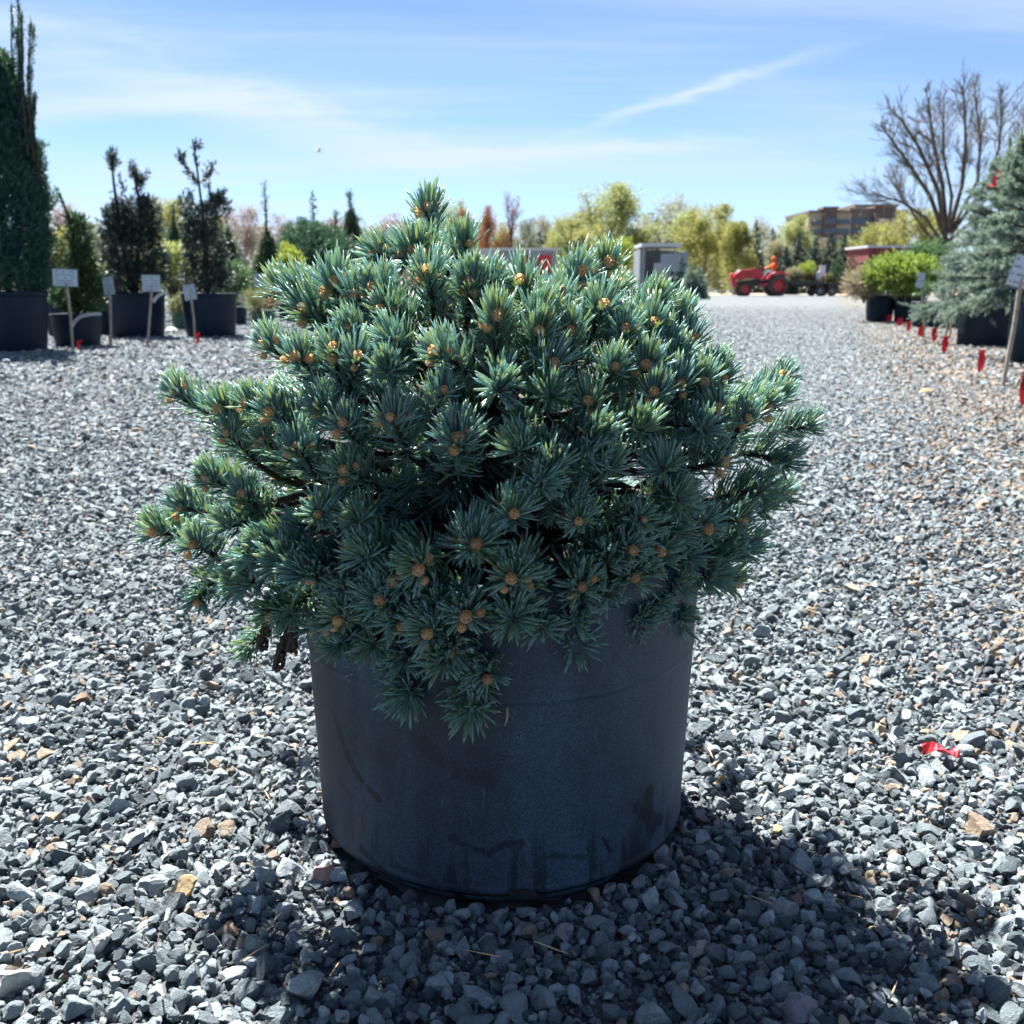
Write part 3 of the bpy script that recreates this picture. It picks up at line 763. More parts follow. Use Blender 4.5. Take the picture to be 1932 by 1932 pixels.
# silhouette of the crown in the picture, row -> left and right edge
SIL_Y = [360, 430, 480, 530, 600, 680, 760, 850, 950, 1020, 1100, 1180, 1250, 1330, 1380]
SIL_L = [770, 715, 600, 500, 480, 330, 320, 345, 330, 275, 300, 400, 640, 720, 830]
SIL_R = [840, 890, 1190, 1230, 1350, 1420, 1510, 1540, 1500, 1440, 1400, 1330, 1150, 1000, 920]
YC = POT_C.y + .042
def crown_depth(x, y, t=1.0):
    l, r = np.interp(y, SIL_Y, SIL_L), np.interp(y, SIL_Y, SIL_R)
    s = (x - (l + r) / 2) / ((r - l) / 2 + 1e-6); s = max(-1, min(1, s))
    k = np.interp(y, [360, 430, 520, 640, 800, 950, 1100, 1250, 1400], [.02, .10, .20, .27, .31, .33, .325, .30, .275])
    return YC - t * k * math.sqrt(max(0, 1 - s * s))
camR, camU, camF = np.array([1, 0, 0.]), np.array([0, sP, cP]), np.array([0, cP, -sP])

spruce = empty('dwarf_spruce', (POT_C.x, POT_C.y, .286), 0, 'dwarf blue spruce with tan buds spreading over the rim of the black pot', 'shrub')
SPO = Vector(spruce.location)
limbs = []
n_shoot = [0]
def put_shoot(tip, d, L, buds, rng, sc=None):
    k = int(np.argmin([abs(L - l) for l in SH_L])); me, st = SHOOTS[k][int(rng.integers(3))]
    d = Vector(d).normalized(); sc = float(np.clip(L / SH_L[k] * rng.uniform(.88, 1.14), .8, 1.2)) * (sc or 1.0)
    o = link('shoot', me, spruce); Lr = SH_L[k] * sc
    base = Vector(tip) - d * Lr
    up = Vector((0, 0, 1)); x = up - d * up.dot(d)
    if x.length < .12: x = Vector((0, 1, 0)) - d * d.y
    x.normalize(); y = d.cross(x)
    m3 = Matrix((x, y, d)).transposed() @ Matrix.Rotation(rng.normal(0, .35), 3, 'Z')
    o.rotation_euler = m3.to_euler(); o.location = base - SPO; o.scale = (sc,) * 3
    s = link('stem', st, o)
    for b in range(buds):
        bo = link('bud', BUDS[int(rng.integers(3))], o)
        if b == 0: p, tl, a = (.004, 0, SH_L[k] + .001), rng.normal(0, .12), rng.uniform(0, 6.28)
        else:
            a = (b * 2.6 + rng.uniform(-.5, .5)); p = (.004 + math.cos(a) * .0082, math.sin(a) * .0082, SH_L[k] + .0005 - .0018 * b); tl = .42
        q = Vector((-math.sin(a), math.cos(a), 0)); bo.rotation_mode = 'QUATERNION'; bo.rotation_quaternion = Quaternion(q, tl)
        bs = rng.uniform(.58, .92) * (1.0 if b == 0 else .86); bo.scale = (bs,) * 3; bo.location = p
    limbs.append((np.array(base), np.array(d)))
    n_shoot[0] += 1

ZA = lambda x, y: ((400 + x * .5694) * .63889, (550 + y * .5694) * .63889)
ZB = lambda x, y: ((1300 + x * .5952) * .63889, (550 + y * .5952) * .63889)
ZC = lambda x, y: ((400 + x * .5694) * .63889, (1300 + y * .5694) * .63889)
ZD = lambda x, y: ((1300 + x * .5952) * .63889, (1300 + y * .5952) * .63889)
# visible shoots: view, tip x, tip y, base x, base y, buds
VIS = [(ZA, 1510, 75, 1515, 250, 3), (ZA, 1250, 320, 1480, 270, 2), (ZA, 1430, 290, 1520, 300, 3), (ZA, 1735, 265, 1590, 340, 2),
 (ZA, 1505, 405, 1530, 600, 3), (ZA, 740, 515, 930, 600, 2), (ZA, 865, 525, 1000, 600, 2), (ZA, 1035, 480, 1010, 590, 3),
 (ZA, 900, 610, 1060, 680, 2), (ZA, 1120, 710, 1250, 760, 2), (ZA, 1245, 500, 1350, 580, 2), (ZA, 1275, 595, 1470, 660, 2),
 (ZA, 1730, 480, 1700, 600, 1), (ZA, 1800, 470, 1850, 570, 2), (ZA, 1870, 665, 1860, 850, 3), (ZA, 690, 800, 900, 930, 3),
 (ZA, 830, 865, 930, 960, 2), (ZA, 1030, 815, 1010, 960, 3), (ZA, 1150, 865, 1050, 990, 2), (ZA, 1570, 835, 1760, 900, 2),
 (ZA, 215, 1060, 380, 1180, 2), (ZA, 440, 1150, 540, 1210, 1), (ZA, 575, 1110, 730, 1200, 2), (ZA, 720, 1170, 840, 1240, 2),
 (ZA, 480, 1275, 570, 1400, 2), (ZA, 665, 1310, 770, 1400, 2), (ZA, 840, 1350, 880, 1470, 3), (ZA, 950, 1120, 1090, 1180, 2),
 (ZA, 1075, 1230, 1130, 1330, 2), (ZA, 1320, 1200, 1380, 1330, 3), (ZA, 1600, 1045, 1500, 1180, 1), (ZA, 1680, 1310, 1620, 1420, 2),
 (ZA, 1100, 1480, 1180, 1510, 2), (ZA, 390, 1530, 540, 1600, 2), (ZA, 1130, 540, 1180, 640, 1), (ZA, 1340, 760, 1440, 800, 0), (ZA, 1300, 930, 1330, 860, 0),
 (ZB, 405, 405, 450, 540, 2), (ZB, 690, 365, 590, 490, 2), (ZB, 600, 495, 595, 570, 2), (ZB, 830, 320, 805, 490, 3),
 (ZB, 150, 450, 190, 570, 2), (ZB, 800, 530, 750, 650, 1), (ZB, 650, 650, 690, 740, 2), (ZB, 1055, 515, 950, 570, 2),
 (ZB, 1205, 590, 1070, 700, 2), (ZB, 1060, 610, 970, 720, 2), (ZB, 920, 645, 900, 740, 2), (ZB, 1130, 705, 1050, 750, 1),
 (ZB, 1250, 705, 1190, 810, 2), (ZB, 1360, 830, 1240, 870, 1), (ZB, 1015, 850, 1050, 950, 2), (ZB, 860, 860, 820, 940, 1),
 (ZB, 550, 840, 420, 880, 2), (ZB, 745, 1050, 765, 1130, 2), (ZB, 1055, 1000, 1090, 1110, 2), (ZB, 1200, 945, 1150, 1030, 2),
 (ZB, 1295, 950, 1220, 1010, 1), (ZB, 1710, 885, 1480, 1020, 2), (ZB, 1620, 1085, 1470, 1110, 2), (ZB, 1520, 1140, 1490, 1240, 2),
 (ZB, 1390, 1100, 1390, 1200, 1), (ZB, 1840, 1175, 1630, 1190, 0), (ZB, 1720, 1370, 1550, 1290, 0), (ZB, 1400, 920, 1320, 960, 1),
 (ZB, 480, 580, 460, 700, 1), (ZB, 480, 660, 430, 740, 1), (ZB, 90, 1250, 130, 1350, 2), (ZB, 370, 1300, 560, 1310, 0),
 (ZB, 740, 1330, 560, 1310, 0), (ZB, 290, 985, 290, 870, 0), (ZB, 490, 1480, 470, 1380, 0), (ZB, 1390, 1370, 1220, 1400, 2),
 (ZB, 1110, 1395, 1170, 1390, 0), (ZB, 1720, 1530, 1510, 1540, 1), (ZB, 780, 1250, 640, 1180, 0), (ZB, 1010, 1200, 900, 1150, 0),
 (ZB, 1320, 1200, 1180, 1120, 0), (ZB, 560, 1010, 480, 960, 0), (ZB, 1690, 1030, 1560, 1080, 0), (ZB, 1180, 810, 1120, 860, 0),
 (ZC, 565, 300, 610, 400, 2), (ZC, 380, 205, 520, 270, 2), (ZC, 245, 370, 350, 400, 2), (ZC, 300, 570, 340, 640, 2),
 (ZC, 115, 505, 240, 520, 1), (ZC, 940, 395, 965, 330, 1), (ZC, 330, 845, 365, 700, 1), (ZC, 530, 790, 490, 690, 0),
 (ZC, 600, 650, 660, 500, 0), (ZC, 575, 1100, 730, 880, 0), (ZC, 710, 920, 790, 800, 1), (ZC, 1065, 950, 1130, 860, 2),
 (ZC, 1285, 850, 1285, 885, 1), (ZC, 1495, 680, 1490, 570, 2), (ZC, 1770, 565, 1690, 560, 1), (ZC, 1710, 930, 1705, 850, 3),
 (ZC, 1540, 1010, 1610, 950, 2), (ZC, 1230, 1180, 1350, 1090, 1), (ZC, 1445, 1340, 1400, 1170, 0), (ZC, 1740, 1430, 1740, 1180, 0),
 (ZC, 1060, 1080, 1100, 990, 0), (ZC, 1180, 630, 1330, 590, 0), (ZC, 1150, 440, 1175, 370, 0), (ZC, 910, 1000, 870, 890, 1),
 (ZC, 760, 660, 850, 560, 0), (ZC, 880, 720, 990, 640, 0), (ZC, 1600, 1180, 1650, 1060, 0),
 (ZD, 360, 385, 305, 365, 1), (ZD, 690, 415, 690, 345, 1), (ZD, 1010, 400, 870, 350, 2), (ZD, 175, 540, 95, 550, 1),
 (ZD, 940, 560, 840, 480, 2), (ZD, 1100, 560, 1030, 520, 1), (ZD, 705, 750, 690, 715, 2), (ZD, 355, 710, 410, 650, 3),
 (ZD, 950, 700, 890, 640, 1), (ZD, 1490, 555, 1340, 480, 0), (ZD, 1455, 715, 1230, 650, 1), (ZD, 1165, 920, 1130, 760, 2),
 (ZD, 1000, 920, 970, 820, 0), (ZD, 680, 1040, 560, 910, 0), (ZD, 430, 1230, 260, 1040, 1), (ZD, 370, 910, 320, 820, 0),
 (ZD, 1620, 350, 1430, 300, 0), (ZD, 560, 140, 500, 60, 0), (ZD, 850, 130, 780, 190, 0), (ZD, 1180, 300, 1080, 260, 0)]
for (zf, tx, ty, bx, by, nb) in VIS:
    x, y = zf(tx, ty); xb, yb = zf(bx, by)
    dn = float(np.interp(y, [360, 620, 900, 1000], [26, 22, 8, 0])) + (15 * max(0, min(1, (760 - y) / 160)) if x > 940 else 0); y += dn; yb += dn
    Y = crown_depth(x, y, .97); T = AT(x, y, Y)
    dep = float(np.dot(np.array(T) - np.array([0, 0, CAMH]), camF))
    dX, dU = (x - xb) / FPX * dep, -(y - yb) / FPX * dep
    mlen = math.hypot(dX, dU); L = min(max(.058 if y < 1000 else .066, mlen * 1.25), .125)
    c = math.sqrt(max(L * L - mlen * mlen, (.15 * L) ** 2))
    d = camR * dX + camU * dU - camF * c
    put_shoot(T, d, L, nb + (1 if nb >= 2 and srng.uniform() < .6 else 0), srng, sc=float(np.interp(y, [420, 480, 720], [1.30, 1.22, 1.0])))
for (x, y, ox, oy) in ((1330, 1005, -50, -20), (1300, 1060, -50, -40), (1375, 1065, -70, -30), (1280, 1115, -30, -60), (1245, 1060, -40, -50), (1195, 1095, -20, -50), (1335, 1100, -50, -50), (1210, 1010, -40, -30),
        (1150, 1065, -15, -45), (1290, 965, -55, -20), (700, 1130, 15, -50), (760, 1185, 10, -55), (640, 1120, 35, -45), (585, 1095, 40, -40), (545, 1165, 45, -60), 
        (960, 1185, 0, -50), (1085, 1180, -10, -50), (850, 1235, 5, -60), (765, 1255, 15, -60), (925, 1280, -5, -60), (500, 1040, 50, -25), (430, 1000, 55, -15), (470, 1110, 50, -40),
        (1400, 990, -70, -10), (1440, 935, -70, 5), (620, 1190, 30, -60), (700, 1225, 20, -60), (1230, 1150, -20, -70), (1150, 1130, -10, -60), (1100, 1135, -10, -50), (1020, 1195, -5, -55), (820, 1150, 8, -45), (1190, 1190, -12, -70), (1000, 1110, -8, -40)):
    Y = crown_depth(x, y, .93); T = AT(x, y, Y); dX, dU = -ox / FPX * .9, oy / FPX * .9
    mlen = math.hypot(dX, dU); L = max(.062, mlen * 1.3); put_shoot(T, camR * dX + camU * dU - camF * math.sqrt(max(L * L - mlen * mlen, 1e-5)), L, int(srng.uniform() < .3), srng)
for k in range(11):
    x, y = srng.uniform(640, 1000), srng.uniform(800, 1000); Y = crown_depth(x, y, srng.uniform(.30, .68)); T = np.array(AT(x, y, Y))
    d = norm(T - np.array([POT_C.x, POT_C.y, .45])) + srng.normal(0, .35, 3); put_shoot(T, d, srng.uniform(.06, .09), 0, srng)
# shoots further in and round the back, following the same shape
frng = np.random.default_rng(5); tries = 0
while n_shoot[0] < 262 and tries < 4000:
    tries += 1
    y = frng.uniform(540, 1250); l, r = np.interp(y, SIL_Y, SIL_L), np.interp(y, SIL_Y, SIL_R)
    s = frng.uniform(-.86, .86); x = (l + r) / 2 + s * (r - l) / 2
    if 700 < x < 920 and 900 < y < 1010 and frng.uniform() < .3: continue      # the dark hollow
    front = frng.uniform() < .22
    t = (frng.uniform(.25, .66) if y < 960 else frng.uniform(.66, .93)) if front else frng.uniform(-1.0, .1)
    if not front and y > 1080: continue
    Y = crown_depth(x, y, t); T = np.array(AT(x, y, Y))
    cen = np.array([POT_C.x, POT_C.y + .01, .40 + .25 * max(0, (T[2] - .40) / .5)])
    d = T - cen; d[2] = d[2] * .7 + .04; d = norm(d + frng.normal(0, .04, 3))
    if T[2] < .33 and math.hypot(T[0] - POT_C.x, T[1] - POT_C.y) < .225: continue
    if T[2] < .22: continue
    put_shoot(T, d, frng.uniform(.06, .10), int(frng.integers(0, 3)) if (T[2] > .5 and frng.uniform() < .5) else int(frng.uniform() < .25), frng)
# trunk and limbs
tb = MB(); topz = AT(*ZA(1515, 260), YC)[2] - .286; topx = AT(*ZA(1515, 260), YC)[0] - POT_C.x
trunk_pts = np.array([(0, 0, -.005), (-.006, .005, .08), (topx * .45, .01, .2), (topx * .8, .012, topz * .8), (topx, .015, topz)])
tb.tube(trunk_pts, [.016, .014, .011, .007, .0035], 8); tb.build('trunk', M['twig'], spruce, True)
def trunk_at(z):
    return np.array([np.interp(z, trunk_pts[:, 2], trunk_pts[:, k]) for k in range(3)])
lb = MB()
for b, d in limbs:
    b = b - np.array(SPO); hz = math.hypot(b[0], b[1])
    a = trunk_at(np.clip(.02 + (b[2] + .05) * .62 - .10 * hz, .01, topz * .95))
    c = b - d * min(.10, hz * .45); c[2] = max(c[2], .055 if hz > .10 else c[2])
    if b[2] < .07 and hz > .17: c = np.array([b[0] * .78, b[1] * .78, .085])
    t = np.linspace(0, 1, 7)[:, None]
    pts = (1 - t) ** 2 * a + 2 * t * (1 - t) * c + t * t * b + srng.normal(0, .006, (7, 3)) * (t * (1 - t) * 4)
    lb.tube(pts, np.linspace(.0046, .0027, 7), 5, False)
lb.build('limbs', M['twig'], spruce, True)
# bare twigs hanging at the lower left
for (x0, y0, x1, y1) in ((790, 985, 745, 1190), (700, 1010, 660, 1080), (830, 1010, 815, 1100)):
    xa, ya = ZC(x0, y0); xb, yb = ZC(x1, y1); Y = crown_depth(xa, 1130, .62)
    p, q = np.array(AT(xa, ya - 60, Y + .01) - SPO), np.array(AT(xb, yb, Y) - SPO)
    mb = MB(); t = np.linspace(0, 1, 9)[:, None]; path = p + (q - p) * t + np.array([.004, 0, 0]) * np.sin(t * 5)
    mb.tube(path, np.linspace(.0025, .0034, 9), 6)
    for k in range(60):
        u = srng.uniform(0.2, 1); c = p + (q - p) * u; a = k * 2.4; w = np.array([math.cos(a), math.sin(a), 0])
        mb.box(c + w * .0036, (.0014, .0014, .0018))
    mb.build('bare_twig', M['twig'], spruce, False)
for (x, y0, y1, lab) in ((958, 575, 655, 'single brown dead needle stuck to the pot under the lowest shoot'), (1538, 255, 300, 'short brown dead needle stuck to the pot wall near its right edge')):
    a, b_ = cyl_hit(*z5(x + 4, y0)), cyl_hit(*z5(x - 6, y1)); mb = MB(); pts = []
    for t in np.linspace(0, 1, 5):
        th = a[0] + (b_[0] - a[0]) * t + .006 * math.sin(t * 3.1); zz = a[1] + (b_[1] - a[1]) * t; r = wr(zz) + .0016
        pts.append((POT_C.x + math.sin(th) * r, POT_C.y - math.cos(th) * r, zz))
    tag(mb.tube(pts, [.0005, .0009, .0009, .0008, .0003], 5).build('dead_needle', M['greywood']), lab, 'needle')

# ------------------------------------------------------------------ pots standing along both rows
def nursery_pot(xl, xr, yrim, ybot, label, group=None, mat='blackpot', lip=.06, rimless=False, taper=.86):
    """a tapered container from its picture edges; the distance comes from where it stands on the ground"""
    xc = (xl + xr) / 2; front = G(xc, ybot)
    r = (xr - xl) / 2 * front.y / FPX / .98; r = r * (1 + r / front.y)
    c = Vector((front.x * (front.y + r * taper) / front.y, front.y + r * taper, 0))
    H = AT(xc, yrim, c.y).z
    p = empty('nursery_pot', c, 0, label, 'plant pot', group)
    rb = r * taper; lh = H * lip * 1.6
    prof = [(rb * .9, .012), (rb * .97, .003), (rb, .02), (rb + (r - rb) * .5, H * .5), (r * .965, H - lh)]
    MB().lathe(prof, 40).build('wall', M[mat], p, True)
    MB().lathe([(r * .962, H - lh), (r * 1.0, H - lh * .95), (r * 1.01, H - lh * .2), (r * .985, H), (r * .93, H - .003), (r * .915, H - lh), (r * .90, H * .84)], 40).build('rim', M[mat], p, True)
    MB().lathe([(.0005, H * .885), (r * .5, H * .89), (r * .905, H * .875)], 24).build('soil', M['soil'], p, True)
    MB().lathe([(.0005, .012), (rb * .5, .012), (rb * .905, .011)], 24).build('base', M[mat], p, True)
    KO.append((c.x, c.y, rb * .97))
    return c, r, H

def tag_strip(pts, w, label, name='plant_tag'):
    """a white looped plastic tag, bent over the rim"""
    P = np.array([np.array(p) for p in pts]); T = np.gradient(P, axis=0); 
    S_ = norm(np.cross(T, np.array([0, 1., .2]))) * w * .5
    th = np.array([0, -.0015, 0])
    V = np.concatenate([P + S_, P - S_, P + S_ + th, P - S_ + th]); n = len(P); F = []
    for i in range(n - 1):
        F += [[i, i + 1, n + i + 1, n + i], [2 * n + i, 3 * n + i, 3 * n + i + 1, 2 * n + i + 1], [i, 2 * n + i, 2 * n + i + 1, i + 1], [n + i, n + i + 1, 3 * n + i + 1, 3 * n + i]]
    return tag(MB().add(V, np.array(F)).build(name, M['white']), label, 'tag')

brng = np.random.default_rng(99)
# ---- left row
cL1, rL1, hL1 = nursery_pot(-46, 93, 549, 666, 'large black pot at the left edge under the tall dark yew')
cL2, rL2, hL2 = nursery_pot(104, 193, 592, 656, 'small black pot with white tag between the yew pot and the stake signs', lip=.05)
cL3, rL3, hL3 = nursery_pot(209, 314, 551, 638, 'wide black pot under the bushy bronze conifer with two bare tops')
cL4, rL4, hL4 = nursery_pot(350, 449, 553, 637, 'wide black pot under the sparse whorled conifer')
nursery_pot(92, 148, 562, 636, 'dark pot half hidden behind the small tagged pot, nearest the yew')
nursery_pot(180, 222, 566, 634, 'dark pot in the gap left of the bronze conifer pot')
nursery_pot(326, 358, 585, 622, 'small green pot between the two wide black pots', mat='greenpot')
nursery_pot(438, 466, 578, 614, 'small dark pot just right of the whorled conifer pot')
nursery_pot(476, 520, 585, 618, 'dark green pot under the low golden shrub', mat='greenpot')
nursery_pot(528, 566, 572, 606, 'black pot partly behind the dwarf spruce, left of its crown')

# the tall columnar yew with bare upright leaders
def tall_yew():
    b = Vector((cL1.x + .03, cL1.y, hL1 * .885)); root = empty('columnar_yew', b, 0, 'tall dark columnar yew with bare upright leaders at the left edge', 'shrub')
    Y = b.y; rng = np.random.default_rng(3)
    top = AT(30, 10, Y).z - b.z; body = AT(60, 118, Y).z - b.z
    st = MB(); st.tube([(0, 0, 0), (0, 0, body)], [.035, .015], 7, False)
    px = Y / FPX
    for (x0, y0, x1, y1) in ((22, 190, 8, 95), (42, 180, 34, 12), (50, 160, 52, -4), (55, 175, 62, 30), (70, 185, 88, 40), (76, 190, 97, 58), (84, 230, 99, 185), (46, 200, 60, 30), (60, 170, 48, 60), (15, 200, 4, 130)):
        a = AT(x0 * .75, y0, Y + rng.normal(0, .10)) - b; c = AT(x1 * .66, y1, Y + rng.normal(0, .12)) - b
        a, c = np.array(a), np.array(c); mid = (a + c) / 2 + rng.normal(0, .02, 3)
        st.tube([a - np.array([0, 0, .5]), a, mid, c], [.009, .008, .007, .005], 5)
        m = 60; u = rng.uniform(0, 1, m)[:, None]; V, F = tufts(a + (c - a) * u, norm(c - a)[None] + rng.normal(0, .2, (m, 3)), .05, 8, .028, .007, rng); twigs.add(V, F)
    st.build('stems', M['bark'], root)
    n = 9500; t = rng.uniform(0, 1, n) ** .85
    az = rng.uniform(0, 6.283, n)
    zz = t * body; w = np.interp(t, [0, .08, .25, .55, .8, 1.0], [.26, .33, .355, .33, .25, .10])
    rr = w * rng.uniform(.45, 1.0, n) ** .5 * (1 + .12 * np.sin(az * 5 + zz * 6) + .10 * np.sin(zz * 17 + az * 2))
    P = np.column_stack([np.cos(az) * rr, np.sin(az) * rr, zz + .02]); D = np.column_stack([np.cos(az) * .55, np.sin(az) * .55, np.full(n, 1.0)]) + rng.normal(0, .3, (n, 3))
    twigs.add(*tufts(P, D, .10, 12, .042, .011, rng)); twigs.build('crown', L_['yew'], root)
twigs = MB(); tall_yew()

def sticks_plant(name, c, zb, label, trunks, foliage, mat, rng, cat='shrub', tl=.085, nw=.013, nl=.042, k=12):
    """sparse conifer: given stems (pixel polylines) with tufts along them, plus lobes of sprays (x, y, rx, ry, n) in pixels"""
    b = Vector((c.x, c.y, zb)); root = empty(name, b, 0, label, cat); Y = c.y; px = Y / FPX
    st = MB(); cr = MB()
    for (pts, r0, r1, n, s) in trunks:
        q = [np.array(AT(x, y, Y + rng.normal(0, .05)) - b) for x, y in pts]
        if pts[0][1] > 520: q[0] = np.array([q[0][0] * .3, 0, -.01])
        st.tube(q, np.linspace(r0, r1, len(q)), 6)
        if n:
            Q = np.array(q); u = rng.uniform(0, len(q) - 1.001, n); i = u.astype(int); p = Q[i] + (Q[i + 1] - Q[i]) * (u - i)[:, None]
            cr.add(*tufts(p + rng.normal(0, .006, (n, 3)), norm(Q[i + 1] - Q[i]) + rng.normal(0, .5, (n, 3)), tl * s, k, nl * s, nw, rng))
    for (x, y, rx, ry, n) in foliage:
        n = int(n * 1.35); cc = np.array(AT(x, y, Y) - b); d = norm(rng.normal(size=(n, 3))); rad = rng.uniform(.2, 1, (n, 1)) ** .5
        p = cc + d * rad * np.array([rx * px, rx * px * .9, ry * px])
        m = max(3, n // 22)
        for j in range(m):
            e = p[j * (n // m)]; st.tube([np.array([cc[0] * .6, 0, max(0, cc[2] - ry * px * .9)]), (cc + e) / 2 * np.array([1, 1, .96]), e], [.006, .005, .003], 4, False)
        cr.add(*tufts(p, d * .7 + np.array([0, 0, .6]) + rng.normal(0, .4, (n, 3)), tl, k, nl, nw, rng))
    st.build('stems', M['bark'], root); cr.build('crown', mat, root)
    return root

sticks_plant('sparse_conifer', cL2, hL2 * .88, 'thin scruffy conifer with one bare leaning stem in the small tagged pot',
    [([(150, 590), (142, 500), (138, 440), (126, 400), (112, 364)], .022, .012, 30, .7), ([(140, 470), (122, 440), (100, 420)], .012, .006, 10, .6), ([(150, 590), (125, 500), (108, 455)], .011, .006, 6, .6), ([(150, 590), (152, 480), (152, 405)], .014, .006, 20, .8)],
    [(152, 452, 15, 40, 130), (156, 510, 22, 40, 170), (150, 565, 42, 26, 230), (172, 540, 22, 30, 90), (125, 560, 22, 22, 60)], L_['arb'], np.random.default_rng(31))
sticks_plant('bronze_conifer', cL3, hL3 * .88, 'bushy dark bronze conifer with two bare tufted tops in its wide pot',
    [([(258, 550), (232, 470), (222, 400), (214, 340), (211, 298)], .03, .010, 16, .8), ([(211, 322), (211, 296)], .01, .008, 34, 1.25), ([(258, 550), (262, 450), (263, 380), (254, 335), (250, 312)], .03, .010, 30, .9), ([(262, 352), (252, 318)], .011, .008, 26, 1.1), ([(263, 360), (272, 332)], .010, .007, 22, 1.0), ([(222, 388), (233, 360), (226, 330)], .008, .005, 14, .8)],
    [(225, 425, 22, 36, 190), (262, 420, 28, 42, 260), (248, 480, 52, 45, 420), (250, 530, 55, 25, 250), (285, 415, 14, 38, 90), (205, 440, 12, 40, 60), (300, 510, 20, 32, 80)], L_['brownish'], np.random.default_rng(32))
sticks_plant('whorled_conifer', cL4, hL4 * .88, 'sparse dark conifer with open whorled top in the right one of two wide pots',
    [([(392, 550), (388, 470), (382, 400), (372, 320), (363, 262)], .026, .008, 30, .8), ([(377, 348), (360, 328), (344, 306)], .010, .007, 26, .95), ([(344, 312), (340, 300)], .008, .007, 12, 1.1), ([(378, 344), (395, 330), (402, 312)], .010, .007, 26, .95), ([(366, 290), (374, 272)], .007, .006, 14, .9), ([(384, 400), (364, 385), (358, 362)], .009, .006, 22, .8), ([(386, 398), (398, 380), (394, 340)], .009, .006, 20, .8), ([(396, 408), (412, 385), (424, 360)], .010, .007, 28, .95), ([(410, 390), (408, 368)], .007, .006, 16, .9)],
    [(384, 425, 22, 26, 110), (412, 395, 16, 20, 80), (362, 440, 16, 36, 70), (388, 475, 38, 40, 250), (390, 525, 46, 28, 260), (350, 400, 8, 30, 30)], L_['brownish'], np.random.default_rng(33))

# plants behind the left row (each with its own distance from the row behind, about two pots deep)
def Yrow(y): return GY(y)
def px_bush(xc, ytop, ybase, wpx, Y, mat, label, rng, cat='shrub', name='shrub', n=420, tl=.10, nw=.014, k=9, bark=None, lobes=7, nlf=.45):
    b = AT(xc, ybase, Y); zb = max(b.z, 0.0); H = AT(xc, ytop, Y).z - zb
    return bush(name, (b.x, Y, zb), H, wpx * Y / FPX, rng, mat, label, cat, None, n, tl, k, nw, lobes, bark, nlf=nlf)
def px_conifer(xc, ytop, ybase, wpx, Y, mat, label, rng, name='spruce_tree', cat='tree', n=700, tl=.3, k=9, nw=.03, power=.9, droop=-.1, group=None):
    b = AT(xc, ybase, Y); zb = max(b.z, 0.0) if ybase < 600 and b.z > 0 else 0.0
    H = AT(xc, ytop, Y).z - zb
    return conifer(name, (b.x, Y, zb), H, wpx * Y / FPX, rng, mat, label, cat, group, n, tl, k, nw, droop, power)

def weeping(xc, ytop, ybase, wpx, Y, label, rng, leader, arms=True):
    """weeping spruce: thin bare leader above a cloak of hanging boughs"""
    b = AT(xc, ybase, Y); b.z = 0; H = AT(xc, ytop, Y).z; root = empty('weeping_spruce', b, 0, label, 'tree')
    px = Y / FPX; st = MB(); cr = MB(); lead_z = AT(xc, leader, Y).z
    st.tube([(0, 0, 0), (.02, 0, lead_z * .6), (0, 0, lead_z), (.01, 0, H)], [.06, .04, .022, .008], 7)
    m = 60; z = rng.uniform(lead_z, H, m); cr.add(*tufts(np.column_stack([np.zeros(m), np.zeros(m), z]), rng.normal(0, 1, (m, 3)) + np.array([0, 0, .6]), .07, 7, .05, .012, rng))
    nb = 70
    for i in range(nb):
        t = (i + rng.uniform(0, 1)) / nb; z0 = lead_z * (1 - .55 * t); az = i * 2.4 + rng.uniform(-.3, .3)
        R_ = wpx * px * .5 * (.25 + .75 * t ** .7) * rng.uniform(.7, 1.1); hd = np.array([math.cos(az), math.sin(az), 0])
        drop = z0 * rng.uniform(.55, .95)
        p0 = np.array([0, 0, z0]); p1 = p0 + hd * R_ * .5 + np.array([0, 0, .10]); p2 = p0 + hd * R_ * .9 - np.array([0, 0, drop * .25]); p3 = p0 + hd * R_ - np.array([0, 0, drop])
        pts = np.array([p0, p1, p2, p3]); st.tube(pts, [.016, .012, .008, .005], 4, False)
        k = 30; u = rng.uniform(.25, 2.99, k); j = u.astype(int); q = pts[j] + (pts[j + 1] - pts[j]) * (u - j)[:, None]
        cr.add(*tufts(q + rng.normal(0, .025, (k, 3)), np.array([0, 0, -.8]) + rng.normal(0, .5, (k, 3)), .16, 9, .055, .012, rng))
    st.build('trunk', M['bark'], root); cr.build('crown', L_['arb'], root)
    return root
R9 = lambda i: np.random.default_rng(900 + i)
weeping(511, 345, 600, 92, 19.5, 'weeping spruce with a long thin bare leader behind the rightmost left sign', R9(1), 445)
weeping(668, 360, 600, 84, 20.5, 'narrow dark weeping spruce just left of the dwarf spruce top', R9(2), 402)
weeping(640, 398, 600, 64, 22.5, 'paler thin weeping spruce between the round yew and the narrow dark one', R9(3), 440)
weeping(440, 430, 600, 60, 17.5, 'weeping spruce with hanging boughs behind the whorled conifer', R9(4), 455)
weeping(340, 390, 600, 34, 18.5, 'slender weeping spruce between the bronze and the whorled conifers', R9(5), 430)
px_bush(598, 418, 575, 150, 18.0, L_['yew'], 'broad round dark yew behind the left of the dwarf spruce', R9(6), n=3000, tl=.12, nw=.016, lobes=9)
px_conifer(594, 363, 470, 44, 20.0, L_['arb'], 'thin dark leader of a conifer rising over the round yew', R9(7), name='conifer', n=260, tl=.14, nw=.018, power=1.6)
px_bush(549, 462, 580, 52, 16.8, L_['lime'], 'bright lime green rounded shrub left of the round dark yew', R9(8), n=500, tl=.09, nw=.02)
